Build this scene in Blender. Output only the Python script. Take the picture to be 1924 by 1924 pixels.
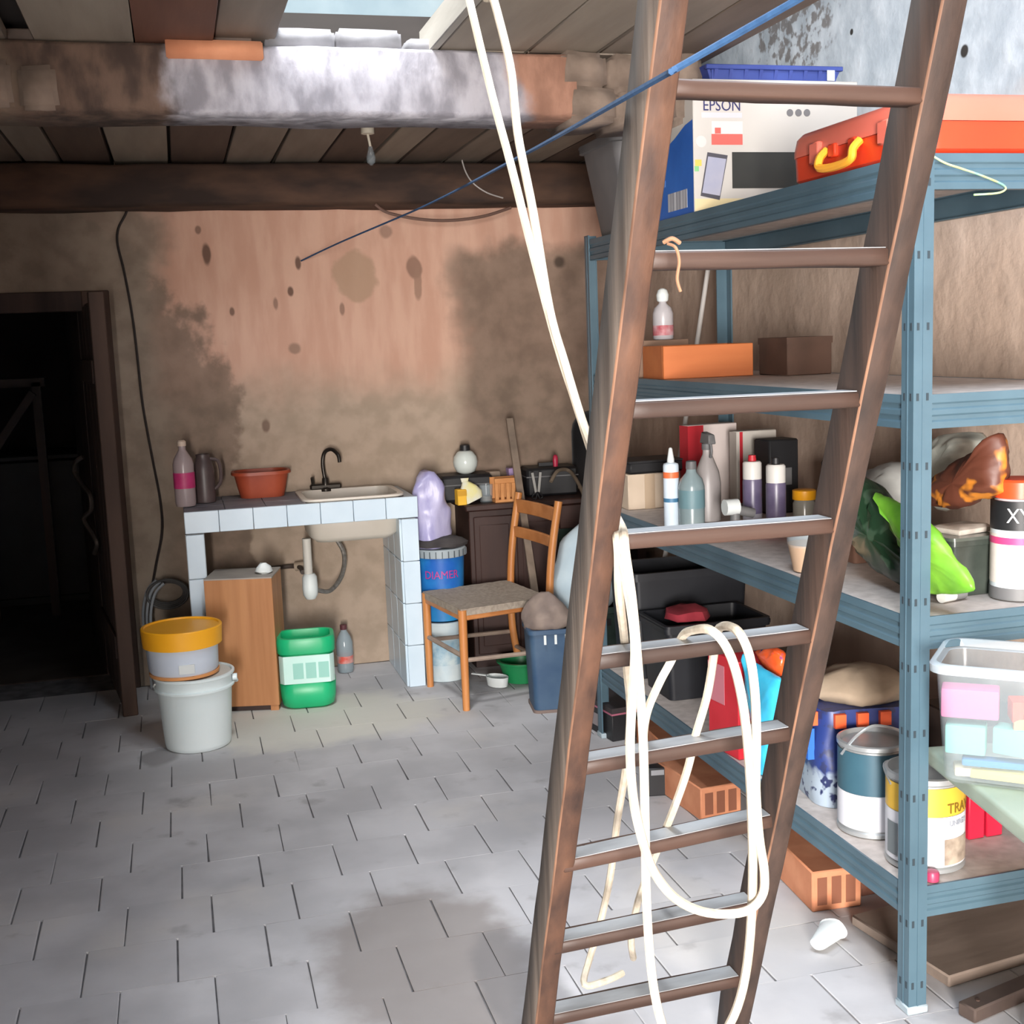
import bpy, bmesh, math, random
from mathutils import Vector, Matrix, noise
from math import sin, cos, pi, radians

sc = bpy.context.scene
col = sc.collection
for o in list(bpy.data.objects):
    bpy.data.objects.remove(o)
rnd = random.Random(11)

# ------------------------------------------------------------------ camera
FPX, YAW, PITCH, ROLL, EYE = 2320.0, radians(14.96), radians(8.05), radians(2.17), 1.58
_fw = Vector((sin(YAW)*cos(PITCH), cos(YAW)*cos(PITCH), -sin(PITCH)))
_rt = Vector((cos(YAW), -sin(YAW), 0))
_dn = _fw.cross(_rt)
_r2 = cos(ROLL)*_rt + sin(ROLL)*_dn
_d2 = -sin(ROLL)*_rt + cos(ROLL)*_dn
EYEP = Vector((0, 0, EYE))
cd = bpy.data.cameras.new('camera')
cam = bpy.data.objects.new('camera', cd)
col.objects.link(cam)
cd.sensor_fit = 'HORIZONTAL'
cd.sensor_width = 36
cd.lens = 36*FPX/1924
cd.clip_start = 0.05
up = -_d2
cam.matrix_world = Matrix(((_r2.x, up.x, -_fw.x, 0), (_r2.y, up.y, -_fw.y, 0), (_r2.z, up.z, -_fw.z, EYE), (0, 0, 0, 1)))
sc.camera = cam

# survey helpers: sight line through a photo pixel, met with a plane of the room
def ray(x, y): return _r2*((x-962)/FPX) + _d2*((y-962)/FPX) + _fw
def pz(x, y, z):
    r = ray(x, y); return EYEP + r*((z-EYE)/r.z)
def py(x, y, Y):
    r = ray(x, y); return EYEP + r*(Y/r.y)
def px(x, y, X):
    r = ray(x, y); return EYEP + r*(X/r.x)
def mpp(P): return (Vector(P)-EYEP).dot(_fw)/FPX       # metres per pixel at a point

# ------------------------------------------------------------------ light
def S(r, g, b):
    f = lambda c: (c/255/12.92) if c/255 <= .04045 else ((c/255+.055)/1.055)**2.4
    return (f(r), f(g), f(b), 1)

w = bpy.data.worlds.new('world'); sc.world = w
w.use_nodes = True
nt = w.node_tree; nt.nodes.clear()
wo = nt.nodes.new('ShaderNodeOutputWorld'); bgd = nt.nodes.new('ShaderNodeBackground')
bgd.inputs[0].default_value = (.62, .76, 1, 1); bgd.inputs[1].default_value = 1.0
nt.links.new(bgd.outputs[0], wo.inputs[0])

def area(name, loc, rot, sx, sy, power, color):
    l = bpy.data.lights.new(name, 'AREA'); l.shape = 'RECTANGLE'; l.size = sx; l.size_y = sy
    l.energy = power; l.color = color
    o = bpy.data.objects.new(name, l); col.objects.link(o)
    o.location = loc; o.rotation_euler = rot
    return o
# daylight standing in the wide doorway behind the photographer
area('doorway_daylight', (-1.34, -4.45, 1.20), (radians(90), 0, 0), 1.5, 2.1, 960, (1.0, .95, .90))
# daylight in the roof light above the loft hatch
area('rooflight_daylight', (0.85, 1.55, 3.52), (0, 0, 0), 1.5, 1.5, 60, (.80, .90, 1.0))
# added lamp above an added, unseen ceiling gap, brightens the far floor
area('added_gap_lamp', (0.38, 3.55, 3.52), (0, 0, 0), .45, .6, 48, (.97, .97, .95))
sc.view_settings.view_transform = 'Standard'
sc.view_settings.look = 'None'
sc.view_settings.gamma = 1
sc.view_settings.use_curve_mapping = False
sc.view_settings.exposure = 0.75

# ------------------------------------------------------------------ materials
MATS = {}
def _nodes(name):
    m = bpy.data.materials.new(name); m.use_nodes = True
    t = m.node_tree; b = t.nodes['Principled BSDF']
    return m, t, b
def mat(name, c, c2=None, rough=.6, metal=0., scale=6., detail=5., stretch=(1, 1, 1), bump=0., bscale=None,
        alpha=1., trans=0., emit=None, lo=.35, hi=.65, coat=0., world=False):
    if name in MATS: return MATS[name]
    m, t, b = _nodes(name); N = t.nodes; L = t.links
    b.inputs['Roughness'].default_value = rough; b.inputs['Metallic'].default_value = metal
    b.inputs['Alpha'].default_value = alpha; b.inputs['Transmission Weight'].default_value = trans
    b.inputs['Coat Weight'].default_value = coat
    b.inputs['Base Color'].default_value = c
    if c2 or bump:
        if world:
            g = N.new('ShaderNodeNewGeometry'); src = g.outputs['Position']
        else:
            g = N.new('ShaderNodeTexCoord'); src = g.outputs['Object']
        mp = N.new('ShaderNodeMapping'); mp.inputs['Scale'].default_value = stretch
        L.new(src, mp.inputs[0])
        nz = N.new('ShaderNodeTexNoise'); nz.inputs['Scale'].default_value = scale; nz.inputs['Detail'].default_value = detail
        L.new(mp.outputs[0], nz.inputs['Vector'])
        if c2:
            r = N.new('ShaderNodeValToRGB')
            r.color_ramp.elements[0].color = c; r.color_ramp.elements[1].color = c2
            r.color_ramp.elements[0].position = lo; r.color_ramp.elements[1].position = hi
            L.new(nz.outputs[0], r.inputs[0]); L.new(r.outputs[0], b.inputs['Base Color'])
        if bump:
            src = nz
            if bscale:
                src = N.new('ShaderNodeTexNoise'); src.inputs['Scale'].default_value = bscale; src.inputs['Detail'].default_value = 6
                L.new(mp.outputs[0], src.inputs['Vector'])
            bp = N.new('ShaderNodeBump'); bp.inputs['Strength'].default_value = bump; bp.inputs['Distance'].default_value = .01
            L.new(src.outputs[0], bp.inputs['Height']); L.new(bp.outputs[0], b.inputs['Normal'])
    MATS[name] = m
    return m

class G:
    """tiny node helper for the plaster materials"""
    def __init__(s, name):
        s.m, s.t, s.b = _nodes(name); s.N = s.t.nodes; s.L = s.t.links
        g = s.N.new('ShaderNodeNewGeometry'); s.pos = g.outputs['Position']
        sp = s.N.new('ShaderNodeSeparateXYZ'); s.L.new(s.pos, sp.inputs[0]); s.x, s.y, s.z = sp.outputs
    def noise(s, scale, detail=5, stretch=(1, 1, 1), off=(0, 0, 0)):
        mp = s.N.new('ShaderNodeMapping'); mp.inputs['Scale'].default_value = stretch; mp.inputs['Location'].default_value = off
        s.L.new(s.pos, mp.inputs[0])
        n = s.N.new('ShaderNodeTexNoise'); n.inputs['Scale'].default_value = scale; n.inputs['Detail'].default_value = detail
        s.L.new(mp.outputs[0], n.inputs['Vector']); return n.outputs[0]
    def val(s, a):
        return a
    def op(s, o, a, b=0., c=0.):
        n = s.N.new('ShaderNodeMath'); n.operation = o
        for i, v in enumerate((a, b, c)):
            if hasattr(v, 'is_linked') or hasattr(v, 'links'): s.L.new(v, n.inputs[i])
            else: n.inputs[i].default_value = v
        return n.outputs[0]
    def step(s, v, a, b):
        n = s.N.new('ShaderNodeMapRange'); n.interpolation_type = 'SMOOTHSTEP'
        s.L.new(v, n.inputs[0]); n.inputs[1].default_value = a; n.inputs[2].default_value = b
        return n.outputs[0]
    def mix(s, f, a, b):
        n = s.N.new('ShaderNodeMix'); n.data_type = 'RGBA'
        if hasattr(f, 'links'): s.L.new(f, n.inputs[0])
        else: n.inputs[0].default_value = f
        for i, v in ((6, a), (7, b)):
            if hasattr(v, 'links'): s.L.new(v, n.inputs[i])
            else: n.inputs[i].default_value = v
        return n.outputs[2]
    def done(s, colr, rough=.9, bump=.3, bh=None, dist=.02):
        s.L.new(colr, s.b.inputs['Base Color']); s.b.inputs['Roughness'].default_value = rough
        if bh is not None:
            bp = s.N.new('ShaderNodeBump'); bp.inputs['Strength'].default_value = bump; bp.inputs['Distance'].default_value = dist
            s.L.new(bh, bp.inputs['Height']); s.L.new(bp.outputs[0], s.b.inputs['Normal'])
        return s.m

def plaster_back():
    g = G('plaster_back')
    n = g.noise(2.2, 6); nf = g.noise(9, 6, off=(3, 1, 2)); nv = g.noise(5, 5, (2.2, 1, .45), (1, 5, 2))
    nd = g.op('ADD', g.op('MULTIPLY', g.op('SUBTRACT', n, .5), .40), g.op('MULTIPLY', g.op('SUBTRACT', nf, .5), .12))
    X = g.op('ADD', g.x, nd); Z = g.op('ADD', g.z, nd)
    salmon = g.mix(g.step(nv, .35, .65), S(196, 153, 132), S(208, 168, 147))
    beige = g.mix(g.step(nf, .35, .65), S(164, 146, 128), S(180, 160, 142))
    c = g.mix(g.step(Z, 1.22, 1.55), beige, salmon)
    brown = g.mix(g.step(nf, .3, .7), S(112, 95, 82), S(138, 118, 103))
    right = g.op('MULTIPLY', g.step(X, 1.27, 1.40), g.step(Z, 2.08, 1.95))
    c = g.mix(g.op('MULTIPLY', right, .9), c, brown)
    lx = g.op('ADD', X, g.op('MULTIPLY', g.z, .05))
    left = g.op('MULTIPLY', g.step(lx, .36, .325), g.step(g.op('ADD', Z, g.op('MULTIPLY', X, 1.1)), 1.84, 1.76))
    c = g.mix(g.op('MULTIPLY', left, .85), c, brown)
    grey = g.mix(g.step(nf, .35, .65), S(132, 118, 104), S(150, 136, 121))
    c = g.mix(g.op('MULTIPLY', g.step(X, .02, -.14), .9), c, grey)
    # pale wet ring of old repairs and dark nail holes
    def blob(cx, cz, rx, rz, soft, colr, amt, c):
        dx = g.op('DIVIDE', g.op('SUBTRACT', g.x, cx), rx); dz = g.op('DIVIDE', g.op('SUBTRACT', g.z, cz), rz)
        r = g.op('SQRT', g.op('ADD', g.op('MULTIPLY', dx, dx), g.op('MULTIPLY', dz, dz)))
        r = g.op('ADD', r, g.op('MULTIPLY', g.op('SUBTRACT', nf, .5), .9))
        return g.mix(g.op('MULTIPLY', g.step(r, 1 + soft, 1 - soft), amt), c, colr)
    for (a, b_, rx, rz, so, cc, am) in BLOBS:
        P = py(a, b_, 5.99)
        c = blob(P.x, P.z, rx, rz, so, cc, am, c)
    h = g.op('ADD', nf, g.op('MULTIPLY', n, 1.5))
    return g.done(c, .92, .5, h, .015)
_dk = S(98, 72, 60)
BLOBS = [(668, 520, .10, .12, .12, S(172, 142, 118), .8), (778, 503, .035, .055, .2, S(140, 108, 92), .9), (785, 535, .02, .07, .2, S(150, 118, 100), .8),
         (388, 478, .018, .05, .3, _dk, .9), (560, 495, .014, .03, .3, _dk, .9), (546, 548, .014, .022, .3, _dk, .9), (436, 585, .012, .02, .3, _dk, .8),
         (553, 655, .03, .025, .3, S(140, 112, 96), .8), (500, 800, .02, .03, .3, _dk, .7), (725, 435, .03, .03, .3, S(140, 110, 95), .7),
         (518, 570, .012, .03, .3, _dk, .6), (643, 580, .012, .03, .3, _dk, .6), (372, 432, .014, .02, .3, _dk, .7), (1050, 492, .03, .03, .4, S(60, 48, 40), .8)]

def plaster_right():
    g = G('plaster_right')
    n = g.noise(2.0, 6); nf = g.noise(8, 6, off=(2, 2, 0)); nv = g.noise(4, 5, (1, 2, .4))
    nd = g.op('ADD', g.op('MULTIPLY', g.op('SUBTRACT', n, .5), .5), g.op('MULTIPLY', g.op('SUBTRACT', nf, .5), .2))
    Z = g.op('ADD', g.z, nd)
    Z = g.op('ADD', Z, g.op('MULTIPLY', g.op('SUBTRACT', g.y, 3.6), -.10))
    white = g.mix(g.step(nf, .35, .7), S(142, 150, 158), S(168, 174, 181))
    tan = g.mix(g.step(nv, .35, .65), S(176, 154, 138), S(190, 168, 152))
    c = g.mix(g.step(Z, 2.08, 2.30), tan, white)
    c = g.mix(g.op('MULTIPLY', g.step(nf, .64, .76), .35), c, S(110, 100, 94))
    sp_ = g.noise(26, 6, off=(1, 4, 9))
    Pq = px(1490, 60, XR)
    dy = g.op('DIVIDE', g.op('SUBTRACT', g.y, Pq.y), .32); dz = g.op('DIVIDE', g.op('SUBTRACT', g.z, Pq.z), .20)
    rr = g.op('ADD', g.op('SQRT', g.op('ADD', g.op('MULTIPLY', dy, dy), g.op('MULTIPLY', dz, dz))), g.op('MULTIPLY', g.op('SUBTRACT', nf, .5), 1.2))
    c = g.mix(g.op('MULTIPLY', g.step(rr, 1.1, .8), g.op('MULTIPLY', g.step(sp_, .46, .58), .8)), c, S(84, 76, 72))
    for (a_, b__, r_) in ((1812, 96, .018), (1690, 150, .010), (1600, 60, .010)):
        Pq = px(a_, b__, XR)
        dy = g.op('SUBTRACT', g.y, Pq.y); dz = g.op('SUBTRACT', g.z, Pq.z)
        rr = g.op('SQRT', g.op('ADD', g.op('MULTIPLY', dy, dy), g.op('MULTIPLY', dz, dz)))
        c = g.mix(g.step(rr, r_*1.2, r_*.8), c, S(34, 30, 28))
    h = g.op('ADD', nf, g.op('MULTIPLY', n, 1.5))
    return g.done(c, .92, .6, h, .02)

def floor_mat(name, dark=1.0):
    g = G(name)
    n = g.noise(1.1, 6); nf = g.noise(7, 7, off=(5, 0, 0)); nm = g.noise(2.6, 6, off=(0, 7, 0))
    oi = g.N.new('ShaderNodeObjectInfo')
    base = g.mix(g.step(nm, .38, .64), S(174, 173, 176), S(195, 194, 197))
    base = g.mix(g.op('MULTIPLY', g.step(n, .52, .66), .55), base, S(208, 202, 195))
    base = g.mix(g.op('MULTIPLY', g.step(nf, .60, .75), .5), base, S(128, 124, 124))
    tone = g.op('MULTIPLY', oi.outputs['Random'], .28)
    base = g.mix(tone, base, S(156, 154, 157))
    def patch(cx, cy, rx, ry, colr, amt, base):
        dx = g.op('DIVIDE', g.op('SUBTRACT', g.x, cx), rx); dy = g.op('DIVIDE', g.op('SUBTRACT', g.y, cy), ry)
        r = g.op('SQRT', g.op('ADD', g.op('MULTIPLY', dx, dx), g.op('MULTIPLY', dy, dy)))
        r = g.op('ADD', r, g.op('MULTIPLY', g.op('SUBTRACT', nf, .5), .8))
        return g.mix(g.op('MULTIPLY', g.step(r, 1.25, .8), amt), base, colr)
    base = patch(.52, 2.95, .26, .42, S(128, 120, 116), .75, base)
    base = patch(.72, 2.75, .10, .30, S(112, 110, 112), .6, base)
    base = patch(.45, 5.15, .55, .35, S(206, 203, 193), .7, base)  # pool of daylight in front of the sink, painted into the tile colour
    base = patch(-.17, 4.88, .07, .10, S(96, 90, 88), .5, base)
    return g.done(base, .88, .35, nf, .006)

def wood(name, c, c2, axis='Z', scale=3., rough=.65, bump=.25, fine=14, lo=.3, hi=.7):
    st = {'X': (.12, 1, 1), 'Y': (1, .12, 1), 'Z': (1, 1, .12)}[axis]
    return mat(name, c, c2, rough=rough, scale=fine*scale/3, detail=6, stretch=st, bump=bump, lo=lo, hi=hi)

# ------------------------------------------------------------------ mesh builder
def rrect(w, d, r, n=4):
    r = min(r, w/2-1e-4, d/2-1e-4); out = []
    for cx, cy, a0 in ((w/2-r, d/2-r, 0), (-w/2+r, d/2-r, 90), (-w/2+r, -d/2+r, 180), (w/2-r, -d/2+r, 270)):
        for i in range(n+1):
            a = radians(a0 + 90*i/n); out.append((cx+r*cos(a), cy+r*sin(a)))
    return out
class MB:
    def __init__(s): s.v = []; s.f = []
    def add(s, vs, fs):
        k = len(s.v); s.v += [Vector(v) for v in vs]; s.f += [tuple(i+k for i in f) for f in fs]; return s
    def bx(s, x0, x1, y0, y1, z0, z1):
        return s.add([(x0, y0, z0), (x1, y0, z0), (x1, y1, z0), (x0, y1, z0), (x0, y0, z1), (x1, y0, z1), (x1, y1, z1), (x0, y1, z1)],
                     [(0, 3, 2, 1), (4, 5, 6, 7), (0, 1, 5, 4), (1, 2, 6, 5), (2, 3, 7, 6), (3, 0, 4, 7)])
    def hexa(s, p):      # eight corners, bottom four then top four
        return s.add(p, [(0, 3, 2, 1), (4, 5, 6, 7), (0, 1, 5, 4), (1, 2, 6, 5), (2, 3, 7, 6), (3, 0, 4, 7)])
    def bar(s, a, b, w, h, upv=(0, 0, 1)):
        a = Vector(a); b = Vector(b); t = (b-a).normalized(); u = Vector(upv)
        sd = t.cross(u).normalized(); u = sd.cross(t).normalized(); sd *= w/2; u *= h/2
        return s.hexa([a-sd-u, a+sd-u, b+sd-u, b-sd-u, a-sd+u, a+sd+u, b+sd+u, b-sd+u])
    def rings(s, R, cap0=True, cap1=True, closed=True):
        k = len(s.v); n = len(R[0])
        for r in R: s.v += [Vector(p) for p in r]
        for i in range(len(R)-1):
            for j in range(n if closed else n-1):
                j2 = (j+1) % n
                s.f.append((k+i*n+j, k+i*n+j2, k+(i+1)*n+j2, k+(i+1)*n+j))
        if cap0: s.f.append(tuple(k+j for j in reversed(range(n))))
        if cap1: s.f.append(tuple(k+(len(R)-1)*n+j for j in range(n)))
        return s
    def lathe(s, prof, n=24, c=(0, 0, 0), sq=(1, 1), cap0=True, cap1=True):
        c = Vector(c)
        R = [[c+Vector((r*sq[0]*cos(2*pi*j/n), r*sq[1]*sin(2*pi*j/n), z)) for j in range(n)] for r, z in prof]
        return s.rings(R, cap0, cap1)
    def rloft(s, prof, c=(0, 0, 0), n=4, cap0=True, cap1=True):      # (w, d, r, z)
        c = Vector(c)
        return s.rings([[c+Vector((x, y, z)) for x, y in rrect(w_, d_, r_, n)] for w_, d_, r_, z in prof], cap0, cap1)
    def cyl(s, a, b, r0, r1=None, n=12, caps=True):
        r1 = r0 if r1 is None else r1
        a = Vector(a); b = Vector(b); t = (b-a).normalized()
        u = t.orthogonal().normalized(); v = t.cross(u)
        R = [[p+(u*cos(2*pi*j/n)+v*sin(2*pi*j/n))*r for j in range(n)] for p, r in ((a, r0), (b, r1))]
        return s.rings(R, caps, caps)
    def tube(s, pts, r, n=8, sub=6, caps=True):
        P = spline(pts, sub) if sub > 1 else [Vector(p) for p in pts]
        t0 = (P[1]-P[0]).normalized(); u = t0.orthogonal().normalized(); R = []
        for i, p in enumerate(P):
            t = (P[min(i+1, len(P)-1)]-P[max(i-1, 0)]).normalized()
            u = (u-t*u.dot(t)).normalized(); v = t.cross(u)
            rr = r(i/(len(P)-1)) if callable(r) else r
            R.append([p+(u*cos(2*pi*j/n)+v*sin(2*pi*j/n))*rr for j in range(n)])
        return s.rings(R, caps, caps)
    def prism(s, poly, z0, z1):
        n = len(poly)
        return s.add([(x, y, z0) for x, y in poly]+[(x, y, z1) for x, y in poly],
                     [tuple(reversed(range(n))), tuple(range(n, 2*n))]+[(j, (j+1) % n, (j+1) % n+n, j+n) for j in range(n)])
    def xf(s, M):
        s.v = [M @ p for p in s.v]; return s
    def jit(s, amp, scale=6., seed=0):
        o = Vector((seed*3.1, seed*1.7, seed*.9))
        s.v = [p+noise.noise_vector(p*scale+o)*amp for p in s.v]; return s
    def build(s, name, m, parent=None, loc=None, rot=None, smooth=True, bevel=0, seg=1, sub=0, ang=40):
        me = bpy.data.meshes.new(name); me.from_pydata([tuple(p) for p in s.v], [], s.f); me.update()
        if bevel or sub or True:
            bm = bmesh.new(); bm.from_mesh(me)
            bmesh.ops.recalc_face_normals(bm, faces=bm.faces)
            if bevel:
                es = [e for e in bm.edges if len(e.link_faces) == 2 and e.calc_face_angle(0) > radians(30)]
                bmesh.ops.bevel(bm, geom=es, offset=bevel, segments=seg, affect='EDGES', profile=.6, clamp_overlap=True)
            bm.to_mesh(me); bm.free()
        if smooth:
            me.shade_smooth(); me.set_sharp_from_angle(angle=radians(ang))
        me.materials.append(m)
        o = bpy.data.objects.new(name, me); col.objects.link(o)
        if parent: o.parent = parent
        if loc is not None: o.location = loc
        if rot is not None: o.rotation_euler = rot if hasattr(rot, '__len__') else (0, 0, rot)
        return o
def spline(pts, sub=6):
    P = [Vector(p) for p in pts]; out = []
    for i in range(len(P)-1):
        p0 = P[max(i-1, 0)]; p1 = P[i]; p2 = P[i+1]; p3 = P[min(i+2, len(P)-1)]
        for k in range(sub):
            t = k/sub
            out.append(.5*((2*p1)+(p2-p0)*t+(2*p0-5*p1+4*p2-p3)*t*t+(3*p1-p0-3*p2+p3)*t**3))
    out.append(P[-1]); return out
def tag(o, label, cat, group=None, kind=None):
    o['label'] = label; o['category'] = cat
    if group: o['group'] = group
    if kind: o['kind'] = kind
    return o
def struct(o): o['kind'] = 'structure'; return o
def thing(name, label, cat, loc=(0, 0, 0), rz=0, group=None):
    o = bpy.data.objects.new(name, None); col.objects.link(o); o.location = loc; o.rotation_euler = (0, 0, rz)
    o.empty_display_size = .1
    return tag(o, label, cat, group)
def text_mesh(body, size, thick=.0006):
    c = bpy.data.curves.new('t', 'FONT'); c.body = body; c.size = size; c.extrude = thick; c.align_x = 'CENTER'; c.align_y = 'CENTER'; c.resolution_u = 3
    o = bpy.data.objects.new('t', c); col.objects.link(o)
    me = bpy.data.meshes.new_from_object(o.evaluated_get(bpy.context.evaluated_depsgraph_get()))
    bpy.data.objects.remove(o); return me
def text(name, body, size, m, parent, loc, rot=(pi/2, 0, 0), sx=1., wrap=None):
    me = text_mesh(body, size)
    if wrap:            # bend around a cylinder of that radius, axis z; text centred on angle loc[0], height loc[2]
        a0, _, z0 = loc
        for v in me.vertices:
            a = a0+v.co.x*sx/wrap; r = wrap+v.co.z+.0012
            v.co = (r*cos(a), r*sin(a), z0+v.co.y)
        loc = (0, 0, 0); rot = (0, 0, 0)
    elif sx != 1.:
        for v in me.vertices: v.co.x *= sx
    me.materials.clear(); me.materials.append(m)
    o = bpy.data.objects.new(name, me); col.objects.link(o); o.parent = parent; o.location = loc; o.rotation_euler = rot
    return o

# palette
M_white = mat('white_plastic', S(222, 228, 228), S(206, 212, 212), rough=.45, scale=3)
M_black = mat('black_plastic', S(24, 25, 28), S(34, 34, 37), rough=.5, scale=5)
M_clear = mat('clear_plastic', S(190, 202, 208), rough=.15, alpha=.16)
M_grey = mat('grey_plastic', S(96, 96, 98), S(112, 112, 112), rough=.55)
M_chrome = mat('dull_chrome', S(120, 118, 115), rough=.3, metal=1)
M_steel_blue = mat('shelf_blue_paint', S(66, 90, 103), S(78, 103, 116), rough=.42, scale=4, bump=.03)
M_chip = mat('chipboard', S(176, 166, 160), S(196, 186, 180), rough=.8, scale=30, bump=.1)
M_terra = mat('terracotta', S(176, 112, 80), S(196, 134, 100), rough=.85, scale=9, bump=.25)
M_dark = mat('dark_wood', S(44, 27, 24), S(62, 38, 32), rough=.5, scale=7, stretch=(1, 1, .15), bump=.1)

# ------------------------------------------------------------------ the shell of the place
YW, XR = 5.99, 2.25
M_back = plaster_back(); M_right = plaster_right()
M_floor = floor_mat('cement_tiles')
M_joint = mat('joint_mortar', S(88, 86, 88), S(120, 118, 120), rough=.95, scale=12, bump=.3, world=True)
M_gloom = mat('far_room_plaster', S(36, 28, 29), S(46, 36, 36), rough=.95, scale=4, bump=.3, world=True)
M_loft = mat('loft_whitewash', S(118, 134, 142), S(138, 152, 158), rough=.9, scale=4, bump=.3, world=True)

floor = struct(MB().bx(-2.4, 2.45, -4.7, 6.3, -.12, -.006).build('floor', M_joint, smooth=False))
# tiles in staggered rows, one object each, a few shared meshes
tile_meshes = []
for k in range(6):
    r_ = random.Random(k); hx, hy = .1150, .1217; j = lambda a: r_.uniform(-a, a)
    b = .002+.0015*r_.random()
    P = [(-hx+j(.002), -hy+j(.002)), (hx+j(.002), -hy+j(.002)), (hx+j(.002), hy+j(.002)), (-hx+j(.002), hy+j(.002))]
    vs = [(x, y, -.008) for x, y in P]+[(x, y, -.0012) for x, y in P]+[(x-b*(1 if x > 0 else -1), y-.02*b*(1 if y > 0 else -1), 0) for x, y in P]
    fs = []
    for a in (0, 4):
        fs += [(a+i, a+(i+1) % 4, a+4+(i+1) % 4, a+4+i) for i in range(4)]
    fs.append((8, 9, 10, 11))
    me = bpy.data.meshes.new('tile'); me.from_pydata(vs, [], fs); me.materials.append(M_floor); tile_meshes.append(me)
PX_, PY_ = .233, .2435
row = 0; yy = 1.84
while yy < 5.95:
    off = (.004 if row % 2 == 0 else .128)+rnd.uniform(-.02, .02)
    for i in range(-5, 10):
        xx = off+PX_*(i+.5)
        if xx > 2.12 or xx < -1.02: continue
        o = bpy.data.objects.new('tile', tile_meshes[rnd.randrange(6)]); col.objects.link(o); o.parent = floor
        o.location = (xx, yy+PY_/2, rnd.uniform(-.0003, .0003)); o.rotation_euler = (rnd.uniform(-.0008, .0008), rnd.uniform(-.0008, .0008), rnd.uniform(-.004, .004))
    yy += PY_; row += 1
# plain tiled strip outside the view
struct(MB().bx(-2.2, 2.25, -4.5, 1.84, -.006, 0).build('floor_near', M_floor, smooth=False))
struct(MB().bx(-2.2, -1.05, 1.84, 6.0, -.006, 0).build('floor_bay', M_floor, smooth=False))

DX0, DX1, DZ = -1.30, -.36, 1.86
wb = MB().bx(-2.2, DX0, YW, YW+.3, 0, 3.6).bx(DX0, DX1, YW, YW+.3, DZ, 3.6)
wb.bx(DX1, XR+.2, YW, YW+.3, 0, 3.6)
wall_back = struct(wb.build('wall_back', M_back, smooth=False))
struct(MB().bx(XR, XR+.2, -4.7, YW, 0, 3.6).build('wall_right', M_right, smooth=False))
struct(MB().bx(-2.4, -2.2, -4.7, 2.85, 0, 3.6).build('wall_left', mat('plaster_left', S(120, 106, 94), S(140, 124, 110), rough=.95, scale=5, bump=.3, world=True), smooth=False))
struct(MB().bx(-2.4, -2.2, 2.85, 6.3, 0, 3.6).build('wall_bay', MATS['plaster_left'], smooth=False))
struct(MB().bx(-2.2, -.57, -1.0, -.8, 0, 2.398).build('added_shade_wall', MATS['plaster_left'], smooth=False))  # unseen wall added behind the camera to darken the left side
struct(MB().bx(-2.2, XR, -4.7, -4.5, 2.3, 3.6).bx(-.56, XR, -4.7, -4.5, 0, 2.3).bx(-2.2, -2.05, -4.7, -4.5, 0, 2.3).build('wall_front', MATS['plaster_left'], smooth=False))
# unlit room beyond the doorway
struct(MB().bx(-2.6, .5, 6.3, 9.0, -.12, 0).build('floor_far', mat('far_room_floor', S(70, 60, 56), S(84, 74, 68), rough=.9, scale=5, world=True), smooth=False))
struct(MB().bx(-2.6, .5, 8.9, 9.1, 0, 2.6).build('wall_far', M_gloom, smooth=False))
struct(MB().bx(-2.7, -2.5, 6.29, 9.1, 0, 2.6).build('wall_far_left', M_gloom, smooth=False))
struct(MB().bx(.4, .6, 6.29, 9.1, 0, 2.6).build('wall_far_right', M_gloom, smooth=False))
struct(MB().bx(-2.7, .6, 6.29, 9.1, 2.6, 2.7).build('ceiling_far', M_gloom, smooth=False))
# roof with its roof light, and the pale wall of the loft
rf = MB().bx(-2.4, .05, -4.7, 6.3, 3.6, 3.7).bx(1.65, 2.45, -4.7, 6.3, 3.6, 3.7).bx(.05, 1.65, -4.7, .75, 3.6, 3.7).bx(.05, 1.65, 2.35, 3.22, 3.6, 3.7).bx(.64, 1.65, 3.22, 3.88, 3.6, 3.7).bx(.05, 1.65, 3.88, 6.3, 3.6, 3.7)  # small second opening added for the gap lamp
struct(rf.build('roof', mat('roof_boards', S(120, 108, 96), S(140, 126, 112), rough=.9, scale=5, world=True), smooth=False))
struct(MB().bx(-2.2, 1.80, 4.60, 4.72, 2.46, 3.6).build('wall_loft', M_loft, smooth=False))
struct(MB().bx(-.58, 1.80, 4.46, 4.60, 2.46, py(650, 27, 4.46).z).build('trim_1', mat('plate_timber', S(46, 42, 40), S(58, 52, 50), rough=.8, scale=8, stretch=(.2, 1, 1)), smooth=False))

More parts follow.
